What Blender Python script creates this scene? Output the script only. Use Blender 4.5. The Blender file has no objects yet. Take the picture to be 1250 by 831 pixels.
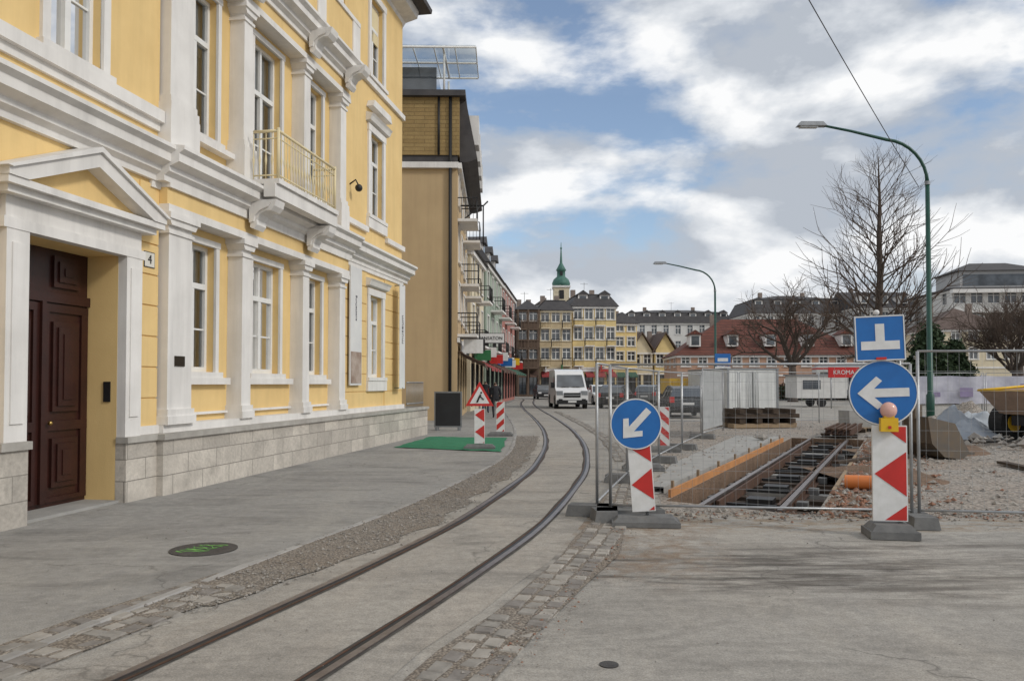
import bpy, bmesh, math, random
from mathutils import Vector, Matrix, noise
random.seed(7)
R=random.Random(11)
scene=bpy.context.scene
# ------------------------------------------------------------------ materials
MATS={}
def newmat(name):
    m=bpy.data.materials.new(name); m.use_nodes=True
    nt=m.node_tree; return m,nt,nt.nodes['Principled BSDF']
def N(nt,t,**kw):
    n=nt.nodes.new(t)
    for k,v in kw.items():
        if k in n.inputs.keys(): n.inputs[k].default_value=v
        else: setattr(n,k,v)
    return n
def mixc(nt,f,a,b,mode='MIX'):
    n=nt.nodes.new('ShaderNodeMix'); n.data_type='RGBA'; n.blend_type=mode
    for s,v in ((0,f),(6,a),(7,b)):
        if hasattr(v,'is_output'): nt.links.new(v,n.inputs[s])
        else:
            n.inputs[s].default_value=v if s==0 else (tuple(v)+(1,) if len(v)==3 else v)
    return n.outputs[2]
def ramp(nt,src,stops):
    n=nt.nodes.new('ShaderNodeValToRGB'); cr=n.color_ramp
    while len(cr.elements)<len(stops): cr.elements.new(0.5)
    for e,(p,c) in zip(cr.elements,stops):
        e.position=p; e.color=(c,c,c,1) if not hasattr(c,'__len__') else tuple(c)+(1,)
    nt.links.new(src,n.inputs[0]); return n.outputs[0]
def objc(nt,scale=(1,1,1),loc=(0,0,0),rot=(0,0,0)):
    tc=nt.nodes.new('ShaderNodeTexCoord'); mp=nt.nodes.new('ShaderNodeMapping')
    mp.inputs['Scale'].default_value=scale; mp.inputs['Location'].default_value=loc; mp.inputs['Rotation'].default_value=rot
    nt.links.new(tc.outputs['Object'],mp.inputs[0]); return mp.outputs[0]
def noi(nt,vec,scale,detail=5,rough=.55,dist=0):
    n=N(nt,'ShaderNodeTexNoise',Scale=scale,Detail=detail,Roughness=rough,Distortion=dist)
    nt.links.new(vec,n.inputs['Vector']); return n.outputs['Fac']
def bump(nt,src,strength,dist,bsdf,prev=None):
    b=N(nt,'ShaderNodeBump',Strength=strength,Distance=dist)
    nt.links.new(src,b.inputs['Height'])
    if prev is not None: nt.links.new(prev,b.inputs['Normal'])
    nt.links.new(b.outputs[0],bsdf.inputs['Normal']); return b.outputs[0]
def M(name,c1,c2=None,rough=.8,scale=2.0,bmp=.0,bscale=40,metal=0,streak=.0,spec=.4,bdist=.01):
    if name in MATS: return MATS[name]
    m,nt,p=newmat(name)
    if c2 is None: c2=tuple(c*.8 for c in c1)
    v=objc(nt)
    col=mixc(nt,ramp(nt,noi(nt,v,scale,4,.6),[(.3,0.),(.7,1.)]),c1,c2)
    if streak>0:
        s=noi(nt,objc(nt,(3,3,.25)),1.2,4,.65)
        col=mixc(nt,ramp(nt,s,[(.45,0.),(.75,streak)]),col,tuple(c*.45 for c in c1))
    nt.links.new(col,p.inputs['Base Color'])
    p.inputs['Roughness'].default_value=rough; p.inputs['Metallic'].default_value=metal
    p.inputs['Specular IOR Level'].default_value=spec
    if bmp>0: bump(nt,noi(nt,v,bscale,3,.6),bmp,bdist,p)
    MATS[name]=m; return m
white=M('white_stucco',(.80,.78,.75),(.69,.67,.64),.75,1.5,.15,60,streak=.32)
yellow=M('yellow_plaster',(.81,.59,.27),(.72,.51,.225),.85,1.1,.25,70,streak=.2)
cream=M('cream_paint',(.76,.66,.42),(.66,.56,.34),.6)
wframe=M('white_window_frame',(.80,.80,.78),(.7,.7,.68),.45,4)
doorm=M('dark_brown_wood',(.045,.014,.010),(.028,.010,.008),.38,3,.15,30)
steel=M('rail_steel',(.30,.27,.26),(.18,.15,.14),.36,6,.1,50,metal=.8)
rust=M('rusty_steel',(.13,.065,.04),(.06,.04,.03),.75,8,.3,60,metal=.3)
galv=M('galvanised_metal',(.44,.45,.46),(.34,.35,.36),.42,10,metal=.6)
darkgap=M('dark_gap',(.10,.092,.082),(.05,.045,.04),.95,8)
black=M('black_plastic',(.02,.02,.021),(.013,.013,.014),.5)
rubberm=M('rubber',(.028,.028,.028),(.018,.018,.018),.85,6,.2,60)
blockm=M('grey_recycled_block',(.19,.19,.185),(.12,.12,.12),.9,6,.4,40)
red=M('red_reflective',(.60,.035,.03),(.46,.03,.025),.45,6)
bluem=M('blue_sign_paint',(.02,.16,.48),(.018,.13,.40),.38,5)
wsign=M('white_sign_paint',(.78,.78,.78),(.64,.64,.62),.42,7,streak=.2)
yel=M('yellow_plastic',(.80,.50,.02),(.7,.42,.02),.45)
orange=M('orange_board',(.58,.26,.09),(.36,.17,.07),.8,3,.3,40)
pipem=M('orange_pipe',(.70,.22,.06),(.6,.18,.05),.5)
green=M('green_pole_paint',(.02,.085,.06),(.015,.06,.045),.42,5)
greymet=M('grey_metal',(.3,.31,.32),(.24,.25,.26),.4,5,metal=.5)
woodm=M('dark_timber',(.08,.055,.038),(.04,.028,.02),.85,5,.4,30)
paleWood=M('pale_timber',(.36,.27,.17),(.24,.17,.11),.85,5,.3,30)
bark=M('bark',(.10,.075,.06),(.06,.047,.038),.95,6,.5,30)
twigm=M('twig_bark',(.115,.082,.062),(.08,.058,.045),.95,6)
concrete=M('concrete',(.38,.37,.35),(.28,.275,.26),.9,2.5,.3,50)
stonecap=M('stone_cap',(.46,.44,.40),(.33,.31,.28),.9,3,.3,50,streak=.3)
carpet=M('green_carpet',(.035,.22,.11),(.025,.15,.075),.98,8,.4,150)
plateb=M('board_dark',(.03,.032,.035),(.02,.02,.022),.4)
roofd=M('dark_roof',(.075,.07,.07),(.048,.045,.047),.7,2,.3,20)
curtain=M('curtain_cloth',(.70,.70,.68),(.55,.55,.54),.95,5)
soil=M('soil',(.23,.15,.10),(.13,.09,.062),.97,3,.9,20,bdist=.04)
pebm=M('pebble_stone',(.40,.37,.33),(.24,.22,.20),.95,9,.2,60)
pebr=M('brick_rubble',(.28,.13,.08),(.22,.15,.11),.95,9,.2,60)
tarpm=M('grey_tarp',(.22,.25,.29),(.34,.37,.41),.6,3)
sandst=M('cloth_banner',(.62,.62,.68),(.38,.38,.46),.85,1.4)

def glassmat(name,opaque,tint=(.035,.04,.045)):
    m,nt,p=newmat(name)
    v=objc(nt)
    p.inputs['Roughness'].default_value=.05
    p.inputs['Specular IOR Level'].default_value=.9
    c=mixc(nt,ramp(nt,noi(nt,v,.8,2),[(.35,0.),(.65,1.)]),tint,tuple(t*3 for t in tint))
    nt.links.new(c,p.inputs['Base Color'])
    bump(nt,noi(nt,v,1.5,1),.08,.03,p)
    if not opaque:
        out=nt.nodes['Material Output']
        t=N(nt,'ShaderNodeBsdfTransparent'); t.inputs[0].default_value=(.8,.84,.84,1)
        g=N(nt,'ShaderNodeBsdfGlossy',Roughness=.02)
        lw=N(nt,'ShaderNodeLayerWeight',Blend=.45)
        mr=N(nt,'ShaderNodeMapRange'); mr.inputs[3].default_value=.18; mr.inputs[4].default_value=.9
        nt.links.new(lw.outputs['Fresnel'],mr.inputs[0])
        ms=N(nt,'ShaderNodeMixShader'); nt.links.new(mr.outputs[0],ms.inputs[0])
        nt.links.new(t.outputs[0],ms.inputs[1]); nt.links.new(g.outputs[0],ms.inputs[2])
        nt.links.new(ms.outputs[0],out.inputs[0])
    return m
glass=glassmat('window_glass',False)
dglass=glassmat('dark_window_glass',True)

def asphalt(name,ca,cb,crack=.6,dust=(.46,.42,.36),mud=True):
    m,nt,p=newmat(name); v=objc(nt)
    big=ramp(nt,noi(nt,v,.35,4,.6,.4),[(.35,0.),(.65,1.)])
    col=mixc(nt,big,ca,cb)
    st=ramp(nt,noi(nt,objc(nt,(.5,1.6,1)),.9,5,.68,1.2),[(.48,0.),(.68,.6)])
    col=mixc(nt,st,col,tuple(c*.52 for c in ca))
    du=ramp(nt,noi(nt,objc(nt,(1.3,.6,1)),.6,5,.7,.6),[(.46,0.),(.72,.6)])
    col=mixc(nt,du,col,dust)
    if mud:
        for (cx,cy,rx,ry,cc,sc,rt,mx) in ((2.0,6.9,2.4,1.0,(.10,.09,.078),(1.0,6,1),.25,.95),(4.3,6.9,3.4,1.6,(.12,.105,.09),(.8,5,1),-.6,.75),(3.5,9.3,4.5,.9,(.28,.215,.15),(3,5,1),0,.95),(1.25,8.4,1.0,2.4,(.24,.18,.13),(3,3,1),0,.9)):
            g=N(nt,'ShaderNodeTexGradient'); g.gradient_type='SPHERICAL'
            nt.links.new(objc(nt,(1/rx,1/ry,0),(-cx/rx,-cy/ry,0)),g.inputs[0])
            k=N(nt,'ShaderNodeMath',operation='MULTIPLY'); nt.links.new(ramp(nt,g.outputs['Fac'],[(0.,0.),(.4,1.)]),k.inputs[0])
            nt.links.new(ramp(nt,noi(nt,objc(nt,sc,(0,0,0),(0,0,rt)),1.0,5,.72,.5),[(.44,0.),(.62,mx)]),k.inputs[1])
            col=mixc(nt,k.outputs[0],col,cc)
    sp=ramp(nt,noi(nt,v,95,2,.7),[(.3,.74),(.7,1.22)])
    col=mixc(nt,1.0,col,sp,'MULTIPLY')
    sp2=ramp(nt,noi(nt,v,9,4,.75),[(.3,.82),(.7,1.12)])
    col=mixc(nt,1.0,col,sp2,'MULTIPLY')
    vo=N(nt,'ShaderNodeTexVoronoi',Scale=.33); vo.feature='DISTANCE_TO_EDGE'
    wn=N(nt,'ShaderNodeTexNoise',Scale=2.2,Detail=4); nt.links.new(v,wn.inputs['Vector'])
    ad=N(nt,'ShaderNodeVectorMath',operation='ADD')
    sc=N(nt,'ShaderNodeVectorMath',operation='SCALE'); sc.inputs['Scale'].default_value=.7
    nt.links.new(wn.outputs['Color'],sc.inputs[0]); nt.links.new(v,ad.inputs[0]); nt.links.new(sc.outputs[0],ad.inputs[1])
    nt.links.new(ad.outputs[0],vo.inputs['Vector'])
    cr=ramp(nt,vo.outputs['Distance'],[(.0,crack),(.005,0.)])
    mk=ramp(nt,noi(nt,v,.5,2),[(.50,0.),(.56,1.)])
    mm=N(nt,'ShaderNodeMath',operation='MULTIPLY'); nt.links.new(cr,mm.inputs[0]); nt.links.new(mk,mm.inputs[1])
    col=mixc(nt,mm.outputs[0],col,(.07,.063,.055))
    nt.links.new(col,p.inputs['Base Color'])
    p.inputs['Roughness'].default_value=.86; p.inputs['Specular IOR Level'].default_value=.3
    b=bump(nt,noi(nt,v,130,2,.7),.35,.006,p)
    bump(nt,noi(nt,v,6,3,.6),.3,.02,p,b)
    return m
asph=asphalt('asphalt_road',(.32,.30,.27),(.38,.36,.325))
asphs=asphalt('asphalt_sidewalk',(.27,.26,.245),(.32,.31,.29),.5,(.39,.37,.33),False)
aspht=asphalt('asphalt_track',(.315,.292,.26),(.375,.35,.31),.5,(.42,.37,.31),False)
def gravel(name,ca,cb,cc,s=28):
    m,nt,p=newmat(name); v=objc(nt)
    vo=N(nt,'ShaderNodeTexVoronoi',Scale=s); nt.links.new(v,vo.inputs['Vector'])
    sep=N(nt,'ShaderNodeSeparateColor'); nt.links.new(vo.outputs['Color'],sep.inputs[0])
    col=mixc(nt,sep.outputs[0],ca,cb)
    col=mixc(nt,ramp(nt,noi(nt,v,.8,5,.65),[(.4,0.),(.65,.8)]),col,cc)
    col=mixc(nt,1.0,col,ramp(nt,vo.outputs['Distance'],[(.2,1.1),(.75,.5)]),'MULTIPLY')
    nt.links.new(col,p.inputs['Base Color']); p.inputs['Roughness'].default_value=.95
    b=bump(nt,vo.outputs['Distance'],.5,-.02,p)
    bump(nt,noi(nt,v,2.5,4,.7),.6,.08,p,b)
    return m
grav=gravel('gravel_ground',(.46,.42,.37),(.28,.25,.22),(.38,.31,.25),22)
gravs=gravel('gravel_fine',(.36,.32,.27),(.22,.19,.16),(.27,.22,.17),55)
def bricky(name,c1,c2,mort,w,h,msz=.01,rough=.9,bmp=.5,stain=.4,offset=.5):
    m,nt,p=newmat(name)
    tc=N(nt,'ShaderNodeTexCoord'); sx=N(nt,'ShaderNodeSeparateXYZ'); nt.links.new(tc.outputs['Object'],sx.inputs[0])
    ad=N(nt,'ShaderNodeMath',operation='ADD'); nt.links.new(sx.outputs[0],ad.inputs[0]); nt.links.new(sx.outputs[1],ad.inputs[1])
    cb=N(nt,'ShaderNodeCombineXYZ'); nt.links.new(ad.outputs[0],cb.inputs[0]); nt.links.new(sx.outputs[2],cb.inputs[1])
    br=N(nt,'ShaderNodeTexBrick',Scale=1.0); br.offset=offset
    br.inputs['Color1'].default_value=tuple(c1)+(1,); br.inputs['Color2'].default_value=tuple(c2)+(1,); br.inputs['Mortar'].default_value=tuple(mort)+(1,)
    br.inputs['Brick Width'].default_value=w; br.inputs['Row Height'].default_value=h; br.inputs['Mortar Size'].default_value=msz
    nt.links.new(cb.outputs[0],br.inputs['Vector'])
    v=objc(nt)
    col=mixc(nt,ramp(nt,noi(nt,v,2.2,5,.7),[(.42,0.),(.68,stain)]),br.outputs['Color'],tuple(c*.5 for c in c1))
    col=mixc(nt,1.0,col,ramp(nt,noi(nt,v,18,4,.7),[(.3,.82),(.7,1.12)]),'MULTIPLY')
    nt.links.new(col,p.inputs['Base Color']); p.inputs['Roughness'].default_value=rough
    b=bump(nt,br.outputs['Fac'],bmp,-.012,p); bump(nt,noi(nt,v,30,3),.3,.01,p,b)
    return m
plinthm=bricky('plinth_limestone',(.62,.57,.50),(.42,.385,.34),(.25,.23,.20),.78,.29,.007,stain=.65)
cladm=bricky('tile_cladding',(.37,.26,.11),(.31,.21,.085),(.19,.125,.05),.9,.17,.012,stain=.35)
redroof=bricky('red_tile_roof',(.20,.065,.042),(.145,.05,.035),(.07,.03,.025),.3,.35,.04,stain=.6)

# ------------------------------------------------------------------ builder
class B:
    def __init__(s,name,loc=(0,0,0),rot=0.0):
        s.e=bpy.data.objects.new(name,None); scene.collection.objects.link(s.e)
        s.e.empty_display_size=.2
        s.e.location=loc; s.e.rotation_euler=(0,0,rot); s.parts={}; s.M=None; s.name=name
    def add(s,part,mat,vs,fs,smooth=False):
        d=s.parts.setdefault(part,[[],[],[],[],[]])
        if mat not in d[2]: d[2].append(mat)
        mi=d[2].index(mat); o=len(d[0])
        if s.M is not None: vs=[s.M@Vector(v) for v in vs]
        d[0].extend([tuple(v) for v in vs])
        for f in fs:
            d[1].append([i+o for i in f]); d[3].append(mi); d[4].append(smooth)
    def box(s,part,mat,x0,x1,y0,y1,z0,z1,tx=0,ty=0):
        if x0>x1:x0,x1=x1,x0
        if y0>y1:y0,y1=y1,y0
        vs=[(x0,y0,z0),(x1,y0,z0),(x1,y1,z0),(x0,y1,z0),(x0+tx,y0+ty,z1),(x1-tx,y0+ty,z1),(x1-tx,y1-ty,z1),(x0+tx,y1-ty,z1)]
        s.add(part,mat,vs,[(0,3,2,1),(4,5,6,7),(0,1,5,4),(1,2,6,5),(2,3,7,6),(3,0,4,7)])
    def prism(s,part,mat,pts,axis,c0,c1):
        n=len(pts)
        f={'x':lambda a,b,c:(c,a,b),'y':lambda a,b,c:(a,c,b),'z':lambda a,b,c:(a,b,c)}[axis]
        vs=[f(a,b,c0) for a,b in pts]+[f(a,b,c1) for a,b in pts]
        fs=[list(range(n)),list(range(2*n-1,n-1,-1))]+[(i,(i+1)%n,n+(i+1)%n,n+i) for i in range(n)]
        s.add(part,mat,vs,fs)
    def tube(s,part,mat,pts,r,n=6,caps=True,smooth=True):
        pts=[Vector(p) for p in pts]; m=len(pts)
        rs=r if hasattr(r,'__len__') else [r]*m
        vs=[];fs=[];u=None
        for i,p in enumerate(pts):
            t=(pts[min(i+1,m-1)]-pts[max(i-1,0)])
            if t.length<1e-9: t=Vector((0,0,1))
            t.normalize()
            if u is None:
                u=t.cross(Vector((0,0,1)))
                if u.length<.05: u=t.cross(Vector((1,0,0)))
            u=(u-t*u.dot(t)).normalized(); w=t.cross(u)
            for k in range(n):
                a=2*math.pi*k/n; vs.append(p+(u*math.cos(a)+w*math.sin(a))*rs[i])
        for i in range(m-1):
            for k in range(n):
                k2=(k+1)%n; fs.append((i*n+k,i*n+k2,(i+1)*n+k2,(i+1)*n+k))
        if caps: fs.append(list(range(n-1,-1,-1))); fs.append([(m-1)*n+k for k in range(n)])
        s.add(part,mat,vs,fs,smooth)
    def disc(s,part,mat,c,r,axis,h,n=28):
        a={'x':Vector((1,0,0)),'y':Vector((0,1,0)),'z':Vector((0,0,1))}[axis]
        c=Vector(c); s.tube(part,mat,[c-a*h/2,c+a*h/2],r,n,True,False)
    def ball(s,part,mat,c,r,sc=(1,1,1),n=12,m=8):
        vs=[];fs=[]
        for j in range(m+1):
            ph=math.pi*j/m
            for i in range(n):
                a=2*math.pi*i/n
                vs.append((c[0]+r*sc[0]*math.sin(ph)*math.cos(a),c[1]+r*sc[1]*math.sin(ph)*math.sin(a),c[2]+r*sc[2]*math.cos(ph)))
        for j in range(m):
            for i in range(n):
                fs.append((j*n+i,j*n+(i+1)%n,(j+1)*n+(i+1)%n,(j+1)*n+i))
        s.add(part,mat,vs,fs,True)
    def wall(s,part,mat,x0,x1,z0,z1,y,ops,depth,rmat=None):
        ops=[o for o in ops if o[0]<x1 and o[1]>x0]
        xs=sorted(set([x0,x1]+[v for o in ops for v in o[:2]])); zs=sorted(set([z0,z1]+[v for o in ops for v in o[2:4]]))
        vs=[];fs=[]
        def q(a,b,c,d):
            o=len(vs); vs.extend([a,b,c,d]); fs.append((o,o+1,o+2,o+3))
        for i in range(len(xs)-1):
            for j in range(len(zs)-1):
                cx=(xs[i]+xs[i+1])/2; cz=(zs[j]+zs[j+1])/2
                if any(o[0]<cx<o[1] and o[2]<cz<o[3] for o in ops): continue
                q((xs[i],y,zs[j]),(xs[i+1],y,zs[j]),(xs[i+1],y,zs[j+1]),(xs[i],y,zs[j+1]))
        s.add(part,mat,vs,fs); vs=[];fs=[]
        for a,b,c,d in [o[:4] for o in ops]:
            e=y+depth
            q((a,y,c),(a,y,d),(a,e,d),(a,e,c)); q((b,y,c),(b,e,c),(b,e,d),(b,y,d))
            q((a,y,d),(b,y,d),(b,e,d),(a,e,d)); q((a,y,c),(a,e,c),(b,e,c),(b,y,c))
        if vs: s.add(part,rmat or mat,vs,fs)
    def text(s,part,mat,txt,size,Mx,ext=.004):
        cu=bpy.data.curves.new('t','FONT'); cu.body=txt; cu.size=size; cu.extrude=ext; cu.align_x='CENTER'; cu.align_y='CENTER'
        ob=bpy.data.objects.new('t',cu); scene.collection.objects.link(ob)
        me=bpy.data.meshes.new_from_object(ob.evaluated_get(bpy.context.evaluated_depsgraph_get()))
        s.add(part,mat,[Mx@v.co for v in me.vertices],[list(p.vertices) for p in me.polygons])
        bpy.data.objects.remove(ob); bpy.data.meshes.remove(me)
    def done(s,recalc=True,bevel=None):
        for part,(vs,fs,ms,mi,sm) in s.parts.items():
            me=bpy.data.meshes.new(s.name+'_'+part); me.from_pydata(vs,[],fs)
            for m in ms: me.materials.append(m)
            me.polygons.foreach_set('material_index',mi); me.polygons.foreach_set('use_smooth',sm)
            if recalc:
                bm=bmesh.new(); bm.from_mesh(me); bmesh.ops.recalc_face_normals(bm,faces=bm.faces); bm.to_mesh(me); bm.free()
            me.update()
            ob=bpy.data.objects.new(part,me); scene.collection.objects.link(ob); ob.parent=s.e
            if bevel and part in bevel:
                bv=ob.modifiers.new('bevel','BEVEL'); bv.width=bevel[part]; bv.segments=2; bv.limit_method='ANGLE'
        return s.e
def sheet(name,mat,pts,z):
    me=bpy.data.meshes.new(name); me.from_pydata([(x,y,z) for x,y in pts],[],[list(range(len(pts)))]); me.materials.append(mat)
    bm=bmesh.new(); bm.from_mesh(me); bmesh.ops.triangulate(bm,faces=bm.faces)
    for f in bm.faces:
        if f.normal.z<0: f.normal_flip()
    bm.to_mesh(me); bm.free()
    ob=bpy.data.objects.new(name,me); scene.collection.objects.link(ob); return ob
def dens(pts,step=.35):
    out=[]
    P=[Vector((p[0],p[1])) for p in pts]; n=len(P)
    for i in range(n-1):
        p0=P[max(i-1,0)];p1=P[i];p2=P[i+1];p3=P[min(i+2,n-1)]
        k=max(2,int((p2-p1).length/step))
        for j in range(k):
            t=j/k
            out.append(.5*((2*p1)+(-p0+p2)*t+(2*p0-5*p1+4*p2-p3)*t*t+(-p0+3*p1-3*p2+p3)*t**3))
    out.append(P[-1]); return out
def offs(pts,o):
    out=[];n=len(pts)
    for i,p in enumerate(pts):
        t=(pts[min(i+1,n-1)]-pts[max(i-1,0)]).normalized(); out.append(p+Vector((t.y,-t.x))*(o(p) if callable(o) else o))
    return out
def ribbon(b,part,mat,L,Rr,z,h=0):
    n=len(L); vs=[(p.x,p.y,z) for p in L]+[(p.x,p.y,z) for p in Rr]
    fs=[(i,n+i,n+i+1,i+1) for i in range(n-1)]
    if h:
        vs+= [(p.x,p.y,z-h) for p in L]+[(p.x,p.y,z-h) for p in Rr]
        fs+=[(i,i+1,2*n+i+1,2*n+i) for i in range(n-1)]+[(n+i,3*n+i,3*n+i+1,n+i+1) for i in range(n-1)]
    b.add(part,mat,vs,fs)

# ------------------------------------------------------------------ ground with the trackbed pit
PD=-.30
pd=Vector((.44,.898)).normalized(); pn=Vector((pd.y,-pd.x)); po=Vector((2.95,10.35))
def PP(a,s): v=po+pd*s+pn*a; return (v.x,v.y)
pit=[PP(-1.0,0.1),PP(.95,-.35),PP(.95,14),PP(-1.0,14)]
g=B('ground')
S=900
outer=[(-S,-S),(S,-S),(S,S),(-S,S)]
vs=[(x,y,0) for x,y in outer]+[(x,y,0) for x,y in pit]+[(x,y,PD) for x,y in pit]
fs=[(i,(i+1)%4,4+(i+1)%4,4+i) for i in range(4)]
g.add('gravel_surface',grav,vs[:8],fs)
g.add('pit_walls',soil,vs[4:],[(i,(i+1)%4,4+(i+1)%4,4+i) for i in range(4)]+[(4,5,6,7)])
g.done()
sheet('asphalt_road',asph,[(-60,-30),(60,-30),(60,7.6),(12,8.2),(6.6,9.2),(4.6,9.6),(1.9,9.95),(2.15,12),(2.9,15),(3.35,18),(3.7,22),(3.9,27),(4.4,34),(60,36),(140,60),(140,170),(-60,170),(-60,30)],.004)
C=dens([(-5.2,-5),(-3.15,0),(-2.42,2),(-1.64,4.2),(-1.2,5.5),(-.72,7),(-.16,9),(.38,11.7),(.90,15),(1.33,20),(1.52,25),(1.55,30),(1.45,38),(1.25,47),(1.15,58),(1.3,67),(1.6,76),(1.2,83),(-1,88),(-5,91),(-14,92.5)])
K=dens([(-5.4,-5),(-3.9,0),(-3.3,3),(-2.98,4.6),(-2.78,5.4),(-2.5,6.5),(-2.09,8.0),(-1.5,10.1),(-.86,13.2),(-.28,16.7),(.0,21.3),(.0,30),(-.5,47),(-.5,58),(.0,68),(.5,80)])
sw=[(p.x,p.y) for p in K]+[(-30,80),(-30,-5)]
sheet('sidewalk',asphs,sw,.010)
t=B('track_pavement')
def wob(o,a,s): return lambda p: o+a*noise.noise(Vector((p.x*.7+s,p.y*.7,s)))
ribbon(t,'surface',aspht,offs(C,wob(-.80,.08,1)),offs(C,wob(.92,.12,4)),.007); t.done()
# reddish soil shoulder right of the pit
t=B('soil_shoulder')
SL=[Vector(PP(1.0,s*.4-.2)) for s in range(40)]
ribbon(t,'surface',soil,SL,[Vector(PP(1.9+.7*noise.noise(Vector((s*.35,2,0)))+.35*noise.noise(Vector((s*1.3,5,0))),s*.4-.2)) for s in range(40)],.006); t.done()
t=B('gravel_strip')
Kg=[p for p in K if 5.6<p.y<24]
def nearC(p,o):
    q=min(C,key=lambda c:abs(c.y-p.y)); w=min(1,(p.y-5.4)/2.5) if p.y<8 else 1
    return Vector((q.x+(o-.35*(1-w))+.16*noise.noise(Vector((p.x*2,p.y*1.4,0)))+.05*noise.noise(Vector((p.x*9,p.y*7,0))),p.y))
ribbon(t,'surface',gravs,[p+Vector((.09,0)) for p in Kg],[nearC(p,-.76 if p.y<18 else -.72) for p in Kg],.0135); t.done()
t=B('tram_track')
for sgn in (-1,1):
    a=.5
    def o(d): return sgn*(a+d)
    def rb(part,mat,d0,d1,z,h=0,w=0):
        ribbon(t,part,mat,offs(C,wob(o(d0),w,3)) if w else offs(C,o(d0)),offs(C,wob(o(d1),w,7)) if w else offs(C,o(d1)),z,h)
    rb('joint_filler',darkgap,-.088,.062,.0115,0,.03)
    rb('flange_groove',black,-.052,-.012,.0155)
    rb('rail_head',steel,-.012,.040,.021,.008)
    rb('rail_lip',rust,-.068,-.052,.019,.006)
t.done()
def setts(name,base,rows,length,width,y0,y1,mats,gap=.02,z=.022,skip=.0,bed=True):
    b=B(name)
    for ri,ofs in enumerate(rows):
        line=offs(base,ofs); pos=R.random()*length
        i=0; cum=[0]
        for k in range(1,len(line)): cum.append(cum[-1]+(line[k]-line[k-1]).length)
        while pos<cum[-1]-length:
            while i<len(cum)-2 and cum[i+1]<pos: i+=1
            f=(pos-cum[i])/max(1e-6,cum[i+1]-cum[i]); p=line[i].lerp(line[i+1],f); d=(line[i+1]-line[i]).normalized(); nn=Vector((d.y,-d.x))
            L=length*R.uniform(.75,1.2)
            if y0<p.y<y1 and R.random()>skip:
                hz=z+R.uniform(-.008,.007)
                w=width*R.uniform(.86,1.03)/2; l=(L-gap)/2
                def c(a,bb,zz): v=p+d*(a+R.uniform(-.01,.01))+nn*(bb+R.uniform(-.01,.01)); return (v.x,v.y,zz)
                e=.014
                vs=[c(-l,-w,0),c(l,-w,0),c(l,w,0),c(-l,w,0),c(-l+e,-w+e,hz),c(l-e,-w+e,hz+R.uniform(-.003,.003)),c(l-e,w-e,hz),c(-l+e,w-e,hz+R.uniform(-.003,.003))]
                b.add('stones',R.choice(mats),vs,[(4,5,6,7),(0,1,5,4),(1,2,6,5),(2,3,7,6),(3,0,4,7)])
            pos+=L
    if bed:
        bb=[p for p in base if y0<p.y<y1]
        ribbon(b,'bed',gravs,offs(bb,wob(rows[0]-width*.62,.08,2)),offs(bb,wob(rows[-1]+width*.62,.1,5)),.0145)
    b.done(); return b
st=[M('sett_a',(.32,.30,.27),(.20,.185,.165),.85,9,.3,60),M('sett_b',(.26,.24,.22),(.16,.145,.13),.85,9,.3,60),M('sett_c',(.40,.37,.33),(.27,.25,.22),.85,9,.3,60)]
setts('cobblestone_strip',C,[1.08,1.22,1.36],.17,.135,-2,13,st,skip=.09)
setts('cobblestone_gutter',C,[-1.52,-1.38,-1.24,-1.10],.17,.135,-2,6.3,st,skip=.14)
setts('kerb',K,[.05],.9,.10,-2,78,[M('kerb_granite',(.40,.385,.36),(.27,.26,.25),.85,4,.3,60),M('kerb_granite_dark',(.33,.315,.29),(.23,.22,.21),.85,4,.3,60)],gap=.015,z=.022,bed=False)
setts('cobblestone_edging',C,[1.12,1.28],.2,.15,16,45,st,skip=.05)
def pebbles(name,fn,n,s0,s1,mats):
    b=B(name)
    for i in range(n):
        x,y,z=fn(); s=R.uniform(s0,s1)*(R.random()**1.5+.25)
        vs=[]
        for v in ((1,0,0),(-1,0,0),(0,1,0),(0,-1,0),(0,0,1),(0,0,-.6)):
            vs.append((x+(v[0]*R.uniform(.6,1.2)+R.uniform(-.25,.25))*s,y+(v[1]*R.uniform(.6,1.2)+R.uniform(-.25,.25))*s,z+(v[2]*R.uniform(.4,.8))*s+.1*s))
        b.add('stones',R.choice(mats),vs,[(0,2,4),(2,1,4),(1,3,4),(3,0,4),(2,0,5),(1,2,5),(3,1,5),(0,3,5)])
    b.done(False)
def f1():
    p=R.choice(Kg); q=nearC(p,-.70); u=R.random(); return (p.x+.1+(q.x-p.x-.1)*u+R.gauss(0,.04),p.y+R.uniform(-.2,.2),.016)
pebbles('gravel_stones',f1,6500,.006,.022,[pebm,st[0],st[1]])
def inpit(x,y):
    v=Vector((x,y))-po; a=v.dot(pn); s=v.dot(pd); return -1.3<a<1.05 and -.4<s<14.1
def f2():
    while True:
        y=9.6+ (R.random()**1.6)*22; x=R.uniform(2.0,26)
        if x<1.6+ (y-10)*.12: continue
        if not inpit(x,y): return (x,y,.0)
pebbles('rubble_stones',f2,11000,.015,.065,[pebm,st[0],st[2],pebm])
def f3():
    s=R.uniform(-.3,13); a=1.0+abs(R.gauss(0,.7)); v=po+pd*s+pn*a; return (v.x,v.y,.02)
pebbles('brick_rubble',f3,2200,.015,.065,[pebr,pebr,pebm])
def f4():
    p=R.choice([p for p in C if 3<p.y<11]); return (p.x+1.35+abs(R.gauss(0,.14)),p.y+R.uniform(-.2,.2),.02)
pebbles('loose_grit',f4,1400,.004,.014,[pebm,st[1],pebr])
def f5():
    p=R.uniform(3,9.6); return (R.uniform(-4,7),p,.012)
pebbles('scattered_grit',f5,1300,.003,.010,[pebm,st[1]])
def f7(): return (R.uniform(1.6,8),9.6+R.gauss(0,.22),.012)
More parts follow.
